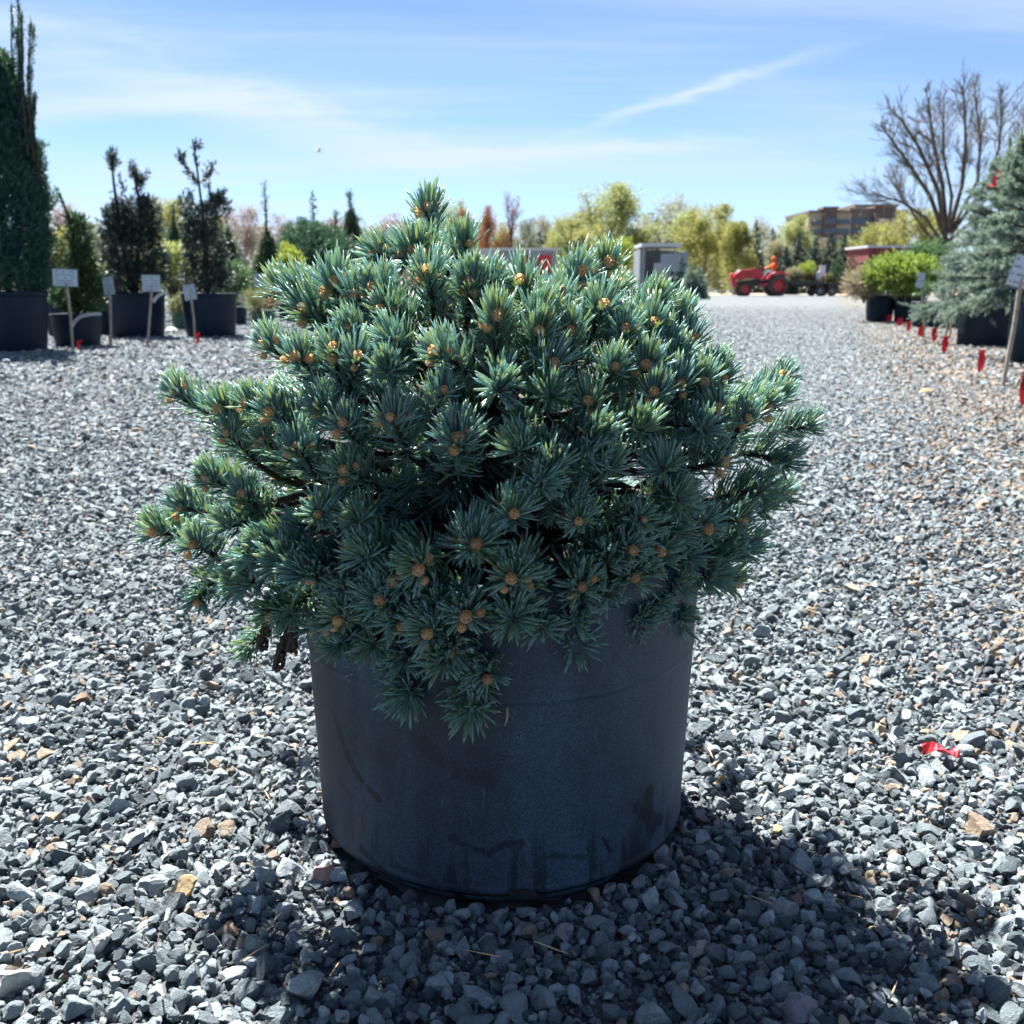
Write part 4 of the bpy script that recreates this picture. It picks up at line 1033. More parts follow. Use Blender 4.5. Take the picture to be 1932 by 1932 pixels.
px_bush(488, 548, 592, 74, 14.2, L_['olive'], 'low golden green shrub in the dark green pot under the rightmost left sign', R9(9), n=420, tl=.07, nw=.010)
px_bush(338, 556, 592, 40, 13.6, L_['olive'], 'low olive shrub in the small green pot', R9(10), n=260, tl=.06, nw=.010)
px_bush(112, 436, 545, 62, 16.5, L_['gold'], 'golden yellow spring shrub behind the thin scruffy conifer', R9(11), n=600, tl=.10, nw=.022)
px_bush(322, 452, 560, 70, 17.0, L_['ygreen'], 'yellow green leafy shrub between bronze and whorled conifers', R9(12), n=650, tl=.10, nw=.02)
px_bush(448, 495, 575, 60, 16.0, L_['grn'], 'mid green shrub right of the whorled conifer', R9(13), n=480, tl=.10, nw=.016)
px_bush(205, 500, 575, 60, 15.4, L_['olive'], 'olive brown shrub behind the second stake sign', R9(14), n=480, tl=.09, nw=.014)
px_bush(90, 520, 600, 50, 13.5, L_['grn'], 'ragged green shrub between the tall yew and the first stake sign', R9(15), n=380, tl=.08, nw=.012)

# white bent tags and scraps
def curve(pts, Y, n=10):
    P = np.array([np.array(AT(x, y, Y)) for x, y in pts]); u = np.linspace(0, len(P) - 1, n); i = np.minimum(u.astype(int), len(P) - 2)
    return P[i] + (P[i + 1] - P[i]) * (u - i)[:, None]
tag_strip(curve([(136, 616), (142, 605), (152, 597), (170, 593), (191, 592)], cL2.y - rL2 - .012), .03, 'white looped tag hanging on the small black pot')
tag_strip(curve([(289, 570), (296, 560), (305, 554), (318, 552)], cL3.y - rL3 * .8), .035, 'white looped tag at the right rim of the bronze conifer pot')
tag_strip(curve([(455, 556), (458, 566), (457, 580)], cL4.y - rL4 * .1), .03, 'white tag hanging at the right rim of the whorled conifer pot')
p = G(325, 628); rag = bush  # crumpled white scrap
sv = np.random.default_rng(4).normal(size=(60, 3)); sv = norm(sv) * np.array([.085, .06, .035]) * np.random.default_rng(5).uniform(.6, 1, (60, 1))
import bmesh
def hull(name, pts, mat, loc, label, cat, parent=None):
    bm = bmesh.new()
    for q in pts: bm.verts.new(q)
    bmesh.ops.convex_hull(bm, input=bm.verts); bmesh.ops.delete(bm, geom=[v for v in bm.verts if not v.link_faces], context='VERTS')
    me = bpy.data.meshes.new(name); bm.to_mesh(me); bm.free(); me.materials.append(mat); o = link(name, me, parent); o.location = loc
    return tag(o, label, cat) if label else o
hull('plastic_scrap', sv, M['white'], (p.x, p.y, .035), 'crumpled white plastic scrap on the gravel between the wide black pots', 'scrap')

# ---- stake signs with printed cards
def stake_sign(xc, ytop, ybot, w, foot, label, tilt=0.0, yaw=0.0, back=False, lean=.0, name='stake_sign', matp='paper', pole=None, rows=5):
    f = G(*foot); Y = f.y; k = Y / FPX * 1.0
    cpt = AT(xc, (ytop + ybot) / 2, Y + .02); Hh = (ybot - ytop) / 2 * k * 1.02; Wh = w / 2 * k
    root = empty(name, (f.x, f.y, 0), 0, label, 'sign')
    c = np.array(cpt) - np.array([f.x, f.y, 0]); bot = AT(xc, ybot, Y + .02) - Vector((f.x, f.y, 0))
    mid = np.array([c[0] * .45 + .012, .01, c[2] * .5])
    MB().tube([(0, 0, -.05), mid, (c[0] + .004, .026, c[2] - Hh * .2)], [.012, .013, .013] if pole is None else [pole] * 3, 6).build('post', M['greywood'] if pole is None else M['blackmetal'], root)
    rot = Quaternion((0, 0, 1), yaw) @ Quaternion((0, 1, 0), tilt) @ Quaternion((1, 0, 0), -lean)
    bo = MB().box((0, 0, 0), (Wh, .0025, Hh)).build('board', M['signframe'] if not back else M['signgrey'], root)
    bo.location = c; bo.rotation_mode = 'QUATERNION'; bo.rotation_quaternion = rot
    if not back:
        cd = MB().box((0, -.0042, 0), (Wh * .93, .0012, Hh * .90)).build('card', M[matp], bo)
        pr = MB(); g = np.random.default_rng(int(xc))
        for r in range(rows):
            z = Hh * (.66 - 1.32 * r / (rows - 1)); x = -Wh * .78
            while x < Wh * .72:
                l = g.uniform(.08, .24) * Wh; l = min(l, Wh * .76 - x)
                if g.uniform() < .8: pr.poly([(x, -.0060, z - Hh * .07), (x + l, -.0060, z - Hh * .07), (x + l, -.0060, z + Hh * .07), (x, -.0060, z + Hh * .07)], [(0, 1, 2, 3)])
                x += l + .05 * Wh
        pr.build('print', M['print'], bo)
    return root
stake_sign(123, 508, 540, 46, (137.5, 666), 'largest white sign on a leaning stake before the small tagged pot', tilt=.04, yaw=.10)
stake_sign(205, 522, 556, 25, (208, 656), 'narrow white sign on a straight stake between small pot and bronze conifer pot', tilt=-.10, yaw=-.35)
stake_sign(285.5, 519, 550, 34, (276.5, 655.5), 'white sign on a stake in front of the bronze conifer pot', tilt=.02, yaw=.08)
stake_sign(358, 537, 566, 25, (368, 644), 'tilted white sign at the left rim of the whorled conifer pot', tilt=-.16, yaw=-.2)
stake_sign(493, 516, 542, 27, (498, 606), 'white sign on a pale stake beside the low golden shrub', tilt=.03, yaw=.05)

# ---- red marker flags
def flag(xc, ytop, ybot, wpx, label, lean=0.0, foot=None):
    f = G(foot[0], foot[1]) if foot else G(xc - lean * 6, ybot + 1); Y = f.y; k = Y / FPX
    top = AT(xc, ytop, Y); H = top.z
    root = empty('marker_flag', (f.x, f.y, 0), 0, label, 'flag', 'red marker flags pushed into the gravel')
    dx = top.x - f.x
    MB().tube([(0, 0, -.05), (dx * .5 + .003, 0, H * .5), (dx, 0, H)], .0022, 5).build('wire', M['blackmetal'], root)
    g = np.random.default_rng(int(xc * 3)); rows = 7; w = wpx * k / 2; V = []; 
    for i in range(rows):
        t = i / (rows - 1); z = H * (1 - .86 * t); ww = w * (1 - .35 * t) ; sh = g.normal(0, w * .12)
        for s in (-1, 0, 1): V.append((dx * (1 - .86 * t) + s * ww + sh + .003, -.004 + .012 * math.sin(t * 5 + s * 1.7) , z + s * .006))
    V = np.array(V); V2 = V + np.array([0, .0016, 0]); n = len(V); F = []
    for i in range(rows - 1):
        for s in range(2):
            a = i * 3 + s; F += [[a, a + 3, a + 4, a + 1], [n + a, n + a + 1, n + a + 4, n + a + 3]]
    MB().add(np.concatenate([V, V2]), np.array(F)).build('film', M['red'], root)
flag(149.5, 642, 661, 9, 'red flag beside the foot of the largest left stake sign', .5)
flag(372.5, 628, 650, 9, 'red flag in front of the whorled conifer pot')
FL = [(1678, 594, 607, 11), (1699, 600, 616, 11), (1715, 606, 627, 9), (1738, 616, 638, 12), (1763, 618, 647, 11), (1784, 634, 667, 13), (1851, 661, 705, 14), (1930, 706, 768, 14)]
LBL = ['farthest red flag of the right row, by the brown shrub pot', 'second farthest red flag of the right row', 'red flag left of the first rimmed small pot', 'red flag in front of the first rimmed small pot',
       'red flag in front of the second rimmed small pot', 'red flag at the foot of the crossed stakes before the big spruce pot', 'tall red flag alone in front of the big spruce pot', 'red flag cut by the right edge of the picture']
for (a, lab) in zip(FL, LBL): flag(*a, lab, .4)

# ---- right row
cR1, rR1, hR1 = nursery_pot(1632, 1684, 556, 607, 'black pot under the brown grey shrub, farthest in the right row', lip=.02)
cR2, rR2, hR2 = nursery_pot(1685, 1740, 556, 608, 'black pot behind the grey sign back in the right row', lip=.02)
cR3, rR3, hR3 = nursery_pot(1718, 1764, 569, 618, 'smaller rimmed black pot, left of a pair in the right row', lip=.09, taper=.8)
cR4, rR4, hR4 = nursery_pot(1759, 1811, 570, 621, 'smaller rimmed black pot, right of a pair in the right row', lip=.09, taper=.8)
cR5, rR5, hR5 = nursery_pot(1807, 1905, 558, 655, 'big straight black pot under the blue spruce in the right row', lip=.02, taper=.95)
cR6, rR6, hR6 = nursery_pot(1901, 2030, 541, 690, 'black pot cut off by the right edge of the picture', lip=.03, taper=.93)
px_bush(1630, 500, 572, 74, cR1.y - .25, L_['tan'], 'brown grey fine leaved shrub at the far end of the right row', R9(20), n=900, tl=.10, nw=.014, lobes=9)
px_bush(1700, 486, 562, 118, cR2.y - .5, L_['bright'], 'bright green spreading conifer over the dark pots of the right row', R9(21), n=1300, tl=.14, nw=.022, lobes=11)
px_bush(1745, 462, 560, 70, cR2.y + .6, L_['grn'], 'mid green conifer between bright shrub and blue spruce', R9(22), n=700, tl=.14, nw=.02)
sticks_plant('thin_plant', cR3, hR3 * .88, 'thin small plant standing in the left one of the paired pots', [([(1741, 572), (1742, 556), (1746, 540)], .008, .004, 14, .8)], [(1744, 550, 10, 12, 30)], L_['grn'], R9(23))
sticks_plant('thin_plant', cR4, hR4 * .88, 'small leafy plant standing in the right one of the paired pots', [([(1785, 572), (1784, 560), (1780, 548)], .008, .004, 14, .8)], [(1782, 556, 14, 10, 40)], L_['blue'], R9(24))

def blue_spruce(cx, Y, zb, top_y, spread, label, rng, leaders, nb=64, low=-.10):
    """layered boughs with many short needle sprays"""
    H = AT(966, top_y, Y).z - zb; root = empty('blue_spruce', (cx, Y, zb), 0, label, 'tree'); st = MB(); cr = MB()
    st.tube([(0, 0, 0), (.01, 0, H * .5), (0, 0, H * .86)], [.05, .035, .014], 8)
    for lx, lz in leaders:
        st.tube([(0, 0, H * .70), (lx * .6, 0, H * .82), (lx, 0, lz * H)], [.014, .011, .006], 6)
        m = 50; u = rng.uniform(0, 1, m)[:, None]; p = np.array([lx * .5, 0, H * .80]) + (np.array([lx, 0, lz * H]) - np.array([lx * .5, 0, H * .80])) * u
        cr.add(*tufts(p, np.array([0, 0, 1.]) + rng.normal(0, .3, (m, 3)), .05, 12, .026, .006, rng))
    for b in range(nb):
        t = ((b + rng.uniform(0, 1)) / nb) ** .9; az = b * 2.39996 + rng.uniform(-.25, .25)
        Lb = spread * ((1 - t) ** .75 * .95 + .10) * rng.uniform(.75, 1.1)
        d = np.array([math.cos(az), math.sin(az), -.10 + .65 * t]); p0 = np.array([0, 0, H * (low + (1 - low) * t * .86) if t > .02 else 0.02])
        p0[2] = max(p0[2], .03)
        pts, _ = limb_path(p0, d, Lb, rng, 4, .07, -.035 if t < .5 else .02)
        st.tube(pts, np.linspace(.014, .004, 5), 5, False)
        nside = int(7 + 15 * Lb / spread)
        for j in range(nside):
            u = rng.uniform(.25, 1.0) * 4; i = min(int(u), 3); q = pts[i] + (pts[i + 1] - pts[i]) * (u - i)
            dd = norm(norm(pts[i + 1] - pts[i]) * .9 + rng.normal(0, .45, 3) * np.array([1, 1, .55])); ls = Lb * rng.uniform(.16, .34)
            sp, _ = limb_path(q, dd, ls, rng, 2, .1, -.03); st.tube(sp, [.004, .003, .002], 3, False)
            m = 7; uu = rng.uniform(0, 1.99, m); ii = uu.astype(int); pp = sp[ii] + (sp[ii + 1] - sp[ii]) * (uu - ii)[:, None]
            cr.add(*tufts(pp, norm(dd)[None] + rng.normal(0, .35, (m, 3)), .055, 15, .026, .0055, rng))
    st.build('trunk', M['bark'], root); cr.build('crown', L_['blue'], root)
    return root
blue_spruce(cR5.x + .10, cR5.y + .05, hR5 * .88, 262, .66, 'blue spruce with drooping boughs in the big straight pot of the right row', R9(25), [(-.02, 1.0)], nb=80)
blue_spruce(cR6.x - .05, cR6.y + .3, hR6 * .88, 195, .52, 'taller blue spruce with two bare leaders at the right edge', R9(26), [(-.10, .99), (.06, 1.0)], nb=56)
# red ribbon tied in the spruce
Yr = cR5.y - .18; rp = curve([(1884, 322), (1880, 338), (1872, 352)], Yr, 6)
V = []
for i, q in enumerate(rp): V += [q + np.array([-.022 + .006 * math.sin(i * 2), .004 * i, .0]), q + np.array([.022, -.004 * i, .006 * math.cos(i)])]
V = np.array(V); V2 = V + np.array([0, .0015, 0]); n_ = len(V)
F = [[2 * i, 2 * i + 1, 2 * i + 3, 2 * i + 2] for i in range(5)] + [[n_ + 2 * i, n_ + 2 * i + 2, n_ + 2 * i + 3, n_ + 2 * i + 1] for i in range(5)]
tag(MB().add(np.concatenate([V, V2]), np.array(F)).build('ribbon', M['red']), 'red ribbon tied to a bough of the blue spruce on the right', 'ribbon')
# signs of the right row, most seen from behind or the side
stake_sign(1690, 535, 554, 18, (1690, 606), 'grey back of a sign before the bright green conifer', back=True)
stake_sign(1737, 515, 543, 15, (1744, 637), 'narrow white sign turned sideways above the paired pots', tilt=.16, yaw=-.9)
stake_sign(1799, 536, 545, 8, (1791, 640), 'small white label on a stake left of the big spruce pot', tilt=.1, yaw=-.6, rows=2)
stake_sign(1806, 500, 532, 22, (1779, 650), 'dark sign back on a slanted stake in front of the blue spruce', back=True, tilt=.18)
stake_sign(1928, 482, 543, 40, (1890, 731), 'large white sign on a long slanting stake at the right edge', tilt=.26, yaw=-.25, rows=4)

# ------------------------------------------------------------------ middle distance: sheds, trailers, tractor
def shed_box(name, x0, x1, ytop, Y, depth, mat, roofmat, label, cat, panels=(), ylow=None):
    a, b = AT(x0, ytop, Y), AT(x1, ytop, Y); H = a.z; w = b.x - a.x
    root = empty(name, ((a.x + b.x) / 2, Y + depth / 2, 0), 0, label, cat)
    MB().box((0, 0, (H - .12) / 2 + .02), (w / 2, depth / 2, (H - .12) / 2)).build('wall', mat, root)
    rb = MB(); rb.box((0, 0, H - .03), (w / 2 + .12, depth / 2 + .12, .07)); rb.build('roof', roofmat, root)
    nrib = int(w / .6); me = MB().box((0, 0, 0), (.03, .02, (H - .25) / 2)).mesh('rib')
    me.materials.append(mat)
    for i in range(nrib):
        o = link('rib', me, root); o.location = (-w / 2 + (i + .5) * w / nrib, -depth / 2 - .02, (H - .12) / 2)
    for (p0, p1, m) in panels:
        pa, pb = AT(p0, ytop, Y), AT(p1, ytop, Y); cx = (pa.x + pb.x) / 2 - root.location.x
        MB().box((cx, -depth / 2 - .05, H * .48), ((pb.x - pa.x) / 2, .03, H * .38)).build('door', m, root)
    return root
shed_box('storage_container', 884, 940, 470, 66, 2.6, M['white'], M['white'], 'white storage container seen just right of the dwarf spruce leader', 'container')
shed_box('storage_container', 943, 1052, 469, 64, 2.6, M['greypanel'], M['white'], 'pale storage container with two red doors behind the dwarf spruce', 'container', [(980, 998, M['redpaint']), (1015, 1040, M['redpaint'])])
M['redwall'] = plain('faded_red_wall', (.17, .035, .045), (.13, .026, .034), .7, 3, .05)
shed_box('red_shed', 1640, 1742, 464, 62, 4.0, M['redwall'], M['white'], 'faded red shed with a white roof under the bare tree', 'shed')

def open_shed():
    Y = 50.0; a, b = AT(1206, 462, Y), AT(1300, 462, Y); H = a.z; root = empty('open_shed', ((a.x + b.x) / 2, Y, 0), 0, 'grey open fronted shed with a flat pale roof and dark inside', 'shed')
    w = b.x - a.x; d = 2.4
    MB().box((-w / 2 + .12, d / 2, H / 2 - .1), (.08, d / 2, H / 2 - .1)).build('wall', M['greypanel'], root)
    MB().box((0, d, H / 2 - .1), (w / 2 - .1, .06, H / 2 - .1)).build('wall', M['greypanel'], root)
    MB().box((w * .36, .06, H / 2 - .16), (w * .13, .05, H / 2 - .16)).build('wall', M['greypanel'], root)
    MB().box((w / 2 - .08, d / 2, H / 2 - .12), (.05, d / 2 - .08, H / 2 - .14)).build('wall', M['greypanel'], root)
    MB().box((-w * .08, d / 2 - .2, H - .02), (w * .40, d / 2 + .35, .075)).build('roof', M['white'], root)
    MB().box((-w * .02, .5, H * .36), (w * .15, .03, H * .30)).build('panel', M['white'], root)
    for x in (-w * .40, w * .22): MB().tube([(x, -.1, 0), (x, -.1, H - .1)], .05, 6).build('post', M['greypanel'], root)
open_shed()
f = G(1262, 566); H = AT(1262, 478, f.y).z
t = empty('sign_post', (f.x, f.y, 0), 0, 'pale post with a blank grey board before the open shed', 'sign')
MB().tube([(0, 0, -.1), (0, 0, H)], .035, 8).build('post', M['greypanel'], t)
MB().box((0, -.05, H - .35), (.36, .012, .33)).build('board', M['greypanel'], t)

# potted evergreens in front of the shed
for (x, ytop, ybot, w, kind, lab) in ((1208, 488, 556, 40, 'olive', 'brownish green bushy evergreen at the left end of the row before the open shed'), (1232, 500, 556, 34, 'olive', 'lower brownish evergreen second in the row before the open shed'),
      (1284, 486, 560, 26, 'dkspruce', 'dark pointed spruce before the right wall of the open shed'), (1300, 500, 562, 26, 'blue', 'blue green spruce at the right end of the row before the open shed'), (1316, 506, 562, 24, 'blue', 'small blue spruce right of the open shed beside the gravel')):
    Y = GY(ybot + 3)
    if kind == 'olive': px_bush(x, ytop, ybot, w, Y, L_[kind], lab, R9(int(x)), n=420, tl=.3, nw=.05)
    else: px_conifer(x, ytop, ybot, w, Y, L_[kind], lab, R9(int(x)), n=420, tl=.3, nw=.045)
for i, x in enumerate((1286, 1297, 1308, 1319)):
    nursery_pot(x - 6, x + 6, 545 - i, 563 - i * .4, ['leftmost', 'second', 'third', 'rightmost'][i] + ' of four small dark pots right of the open shed', 'small dark pots right of the open shed')

# ---- tractor with its driver
TY = GY(559.0); TU = .00267 * TY / 52.5
TX = AT((2160 + 885 * .15528) * .63889, 559, TY).x
def tz(x, y): return ((x - 885) * TU, (880 - y) * TU)
tr = empty('tractor', (TX, TY + .6, 0), 0, 'small red tractor with red wheel rims pulling a flat trailer', 'tractor')
def wheel(parent, x, y, r, w, rimr, label=None, name='wheel', ymat='redpaint', lugs=16):
    o = MB().lathe([(rimr, -w / 2), (r * .93, -w / 2), (r, -w * .3), (r, w * .3), (r * .93, w / 2), (rimr, w / 2), (rimr, -w / 2)], 28, axis='y').build(name, M['rubber'], parent, False)
    o.location = (x, y, r)
    MB().lathe([(.001, -w * .10), (rimr * .3, -w * .16), (rimr * .8, -w * .05), (rimr * .99, -w * .42), (rimr * .99, w * .42), (rimr * .8, w * .05), (.001, w * .1)], 24, axis='y').build('rim', M[ymat], o, False)
    if lugs:
        me = MB().box((0, 0, 0), (.022, w * .27, .018)).mesh('tread_lug'); me.materials.append(M['rubber'])
        for k in range(lugs):
            for s in (-1, 1):
                a = (k + (s > 0) * .5) / lugs * 6.283; l = link('tread_lug', me, o); l.location = (math.cos(a) * r, s * w * .24, math.sin(a) * r)
                l.rotation_euler = (0, math.pi / 2 - a, s * .5)
    return o
rw, fw = 190 * TU, 122 * TU
for s in (-1, 1):
    wheel(tr, 0, s * .52, rw, .30, rw * .62); x, _ = tz(270, 760); wheel(tr, x, s * .46, fw, .20, fw * .66, lugs=12)
def prism(pts, hw, name, mat, parent, y0=0.0, bev=.0):
    q = [tz(*p) for p in pts]; n = len(q)
    V = [(x, y0 - hw, z) for x, z in q] + [(x, y0 + hw, z) for x, z in q]
    F = [tuple(range(n)), tuple(range(2 * n - 1, n - 1, -1))] + [(i, i + n, (i + 1) % n + n, (i + 1) % n) for i in range(n)]
    o = MB().poly(V, F).build(name, mat, parent)
    bv = o.modifiers.new('soft', 'BEVEL'); bv.width = .02; bv.segments = 2
    return o
prism([(75, 545), (90, 470), (180, 405), (420, 375), (545, 372), (570, 410), (620, 540), (560, 575), (420, 545), (300, 560), (180, 600)], .30, 'hood', M['redpaint'], tr)
prism([(60, 620), (200, 610), (520, 560), (700, 600), (700, 700), (200, 690)], .20, 'chassis', M['blackmetal'], tr)
prism([(10, 470), (50, 455), (70, 560), (150, 640), (120, 720), (60, 720), (25, 620)], .26, 'front_guard', M['redpaint'], tr)
prism([(90, 560), (70, 600), (100, 605), (115, 560)], .22, 'grille', M['blackmetal'], tr)
for s in (-1, 1):
    prism([(650, 560), (720, 470), (820, 430), (960, 430), (1060, 470), (1075, 520), (1040, 500), (960, 470), (830, 475), (740, 520), (690, 590)], .15, 'fender', M['redpaint'], tr, y0=s * .50)
    x, z = tz(190, 435); MB().lathe([(.001, -.035), (.09, -.03), (.10, 0), (.08, .03), (.001, .04)], 16, (x - .05, s * .22, z), 'y').build('headlight', M['white'], tr, True)
prism([(520, 650), (700, 640), (700, 690), (520, 690)], .45, 'footplate', M['redpaint'], tr)
prism([(790, 470), (900, 470), (930, 340), (905, 335), (880, 440), (790, 445)], .22, 'seat', M['blackmetal'], tr)
x0, z0 = tz(640, 400); MB().tube([(x0 - .1, 0, z0 - .35), (x0, 0, z0)], .02, 6).build('steering_column', M['blackmetal'], tr)
st_ = MB(); a_ = np.linspace(0, 6.283, 17); st_.tube(np.column_stack([x0 + np.sin(a_) * .06, np.cos(a_) * .17, z0 + np.sin(a_) * .16]), .014, 5, False); st_.build('steering_wheel', M['blackmetal'], tr)
rb_ = MB(); xr_, zr_ = tz(985, 430); xr2, zr2 = tz(1010, 330)
for s in (-1, 1): rb_.tube([(xr_, s * .42, zr_ - .2), (xr_, s * .42, zr_), (xr2, s * .40, zr2)], .035, 6)
rb_.tube([(xr2, -.42, zr2), (xr2, .42, zr2)], .035, 6); rb_.build('roll_bar', M['blackmetal'], tr)

def person(name, loc, rz, label, joints, edges, mats, head, hood=None, scale=1.0):
    """one skinned body; head and hood or cap are children"""
    root = empty(name, loc, rz, label, 'person')
    me = bpy.data.meshes.new('body'); names = list(joints); me.from_pydata([joints[k][0] for k in names], [(names.index(a), names.index(b)) for a, b in edges], [])
    o = link('body', me, root); sk = o.modifiers.new('skin', 'SKIN'); sk.use_smooth_shade = True
    for k, v in zip(names, me.skin_vertices[0].data): v.radius = (joints[k][1], joints[k][1]); v.use_root = (k == 'pelvis')
    o.modifiers.new('sub', 'SUBSURF').render_levels = 1
    me.materials.append(mats[0])
    hx, hy, hz = head
    hp = [(.001, -.125), (.05, -.12), (.075, -.08), (.085, -.02), (.092, .03), (.085, .08), (.055, .115), (.001, .125)]
    h = MB().lathe(hp, 14).build('head', M['skin'], root, True); h.location = head
    MB().box((-.10, 0, -.01), (.014, .012, .02)).build('nose', M['skin'], h)
    if hood: 
        MB().lathe([(.10, -.13), (.118, -.05), (.122, .03), (.11, .10), (.06, .15), (.001, .16)], 14).build('hood', hood, h, True).location = (.028, 0, .0)
    else: MB().lathe([(.098, .03), (.10, .06), (.085, .11), (.05, .135), (.001, .14)], 14).build('hair', M['hair'], h, True)
    return root
def J(x, y, dy, r): a = tz(x, y); return ((a[0], dy, a[1]), r)
dj = {'pelvis': J(842, 445, 0, .15), 'waist': J(845, 380, 0, .145), 'chest': J(848, 300, 0, .17), 'neck': J(842, 245, 0, .07),
      'shl': J(850, 275, -.19, .075), 'ell': J(760, 335, -.26, .055), 'hal': J(650, 372, -.16, .042),
      'shr': J(850, 275, .19, .075), 'elr': J(760, 335, .26, .055), 'har': J(650, 372, .16, .042)}
drv = person('person', (TX, TY + .6, 0), 0, 'person in an orange hooded top driving the red tractor', dj, [('pelvis', 'waist'), ('waist', 'chest'), ('chest', 'neck'), ('chest', 'shl'), ('shl', 'ell'), ('ell', 'hal'), ('chest', 'shr'), ('shr', 'elr'), ('elr', 'har')], [M['orange']], (tz(815, 205)[0], 0, tz(815, 205)[1]), M['orange'])
for s in (-1, 1):      # trousers and boots
    h_, k_, f_ = tz(840, 455), tz(700, 440), tz(660, 610)
    o = MB().tube([(h_[0], s * .09, h_[1]), ((h_[0] + k_[0]) / 2, s * .12, (h_[1] + k_[1]) / 2 + .01), (k_[0], s * .14, k_[1]), ((k_[0] + f_[0]) / 2 + .01, s * .14, (k_[1] + f_[1]) / 2), (f_[0], s * .14, f_[1])], [.10, .09, .075, .065, .05], 10).build('trouser_leg', M['jeans'], drv, True)
    MB().box((f_[0] - .05, s * .14, f_[1] - .03), (.13, .05, .045)).build('boot', M['blackmetal'], drv)

# trailers and their load
def trailer(x0, x1, deck_y, wheels, label, rail=True):
    a, b = tz(x0, deck_y), tz(x1, deck_y); root = empty('flat_trailer', (TX + (a[0] + b[0]) / 2, TY + .7, 0), 0, label, 'trailer'); hw = (b[0] - a[0]) / 2; z = a[1]
    nb = max(6, int(hw * 2 / .2)); me = MB().box((0, 0, 0), (hw / nb * .94, .85, .02)).mesh('deck_board'); me.materials.append(M['blackmetal'])
    for i in range(nb): o = link('deck_board', me, root); o.location = (-hw + (i + .5) * 2 * hw / nb, 0, z)
    for s in (-1, 1): MB().box((0, s * .82, z - .10), (hw, .04, .075)).build('side_rail', M['blackmetal'], root)
    MB().box((0, 0, z - .22), (hw * .9, .06, .06)).build('axle_beam', M['blackmetal'], root)
    for wx in wheels:
        xx = tz(wx, 0)[0] - (a[0] + b[0]) / 2
        for s in (-1, 1): wheel(root, xx, s * .78, .25, .18, .13, ymat='greypanel', lugs=0)
        MB().tube([(xx, -.78, .25), (xx, .78, .25)], .03, 6).build('axle', M['blackmetal'], root)
        MB().tube([(xx, 0, .25), (xx, 0, z - .2)], .04, 6).build('axle_post', M['blackmetal'], root)
    MB().tube([(-hw, 0, z - .2), (-hw - .45, 0, z - .3)], .035, 6).build('drawbar', M['blackmetal'], root)
    return root, z, root.location
t1, z1, l1 = trailer(1110, 1720, 610, (1660,), 'flat black trailer hitched behind the tractor')
t2, z2, l2 = trailer(1790, 2560, 640, (1880, 2480), 'second flat black trailer loaded with two dark cone shaped shrubs')
def on_trailer(zx, zy_top, zdeck, w, mat, label, seed, kind='bush', dy=0.0):
    x = TX + tz(zx, 0)[0]; H = tz(0, zy_top)[1] - zdeck
    if kind == 'bush': bush('shrub', (x, TY + .6 + dy, zdeck + .02), H, w, R9(seed), mat, label, 'shrub', None, 300, .16, 8, .03)
    else: conifer('cone_shrub', (x, TY + .6 + dy, zdeck + .02), H, w, R9(seed), mat, label, 'shrub', None, 420, .22, 9, .03, .3, .55)
on_trailer(1455, 265, z1, .75, L_['lime'], 'light green shrub on the trailer behind the tractor', 41)
on_trailer(1180, 380, z1, .55, L_['pale'], 'pale whitish shrub on the trailer next to the tractor wheel', 42)
on_trailer(1300, 430, z1, .65, L_['tan'], 'tan shrub in the middle of the first trailer', 43)
on_trailer(1560, 470, z1, .4, L_['tan'], 'low brown plant at the rear of the first trailer', 44)
on_trailer(2060, 150, z2, 1.0, L_['arb'], 'left one of two dark cone shaped shrubs on the second trailer', 45, 'cone')
on_trailer(2290, 140, z2, 1.05, L_['arb'], 'right one of two dark cone shaped shrubs on the second trailer', 46, 'cone')
on_trailer(1870, 520, z2, .5, L_['olive'], 'low olive plant at the front of the second trailer', 47)
on_trailer(2180, 560, z2, .7, L_['olive'], 'low olive plant between the cone shaped shrubs', 48)
sx, sz = tz(1645, 480)
g_ = np.random.default_rng(8); sack = norm(g_.normal(size=(70, 3))) * np.array([.14, .14, .27]) * g_.uniform(.8, 1, (70, 1)); sack[:, 2] += .26
hull('sack', sack, M['white'], (TX + sx, TY + .25, z1 + .02), 'upright white sack at the rear of the first trailer', 'sack')
bx, bz = tz(1735, 500)
t = empty('board_on_post', (TX + bx, TY + .3, 0), 0, 'pinkish white board with a black box on a brown post between the trailers', 'sign')
MB().box((0, 0, bz / 2), (.06, .06, bz / 2 + .02)).build('post', M['redwall'], t)
pk = plain('pinkish_board', (.66, .52, .58), (.6, .48, .54), .6, 5, .02)
MB().box((-.05, -.02, bz + .25), (.15, .05, .27)).build('board', pk, t)
MB().box((.09, .04, bz + .40), (.20, .10, .26)).build('box', M['blackmetal'], t)

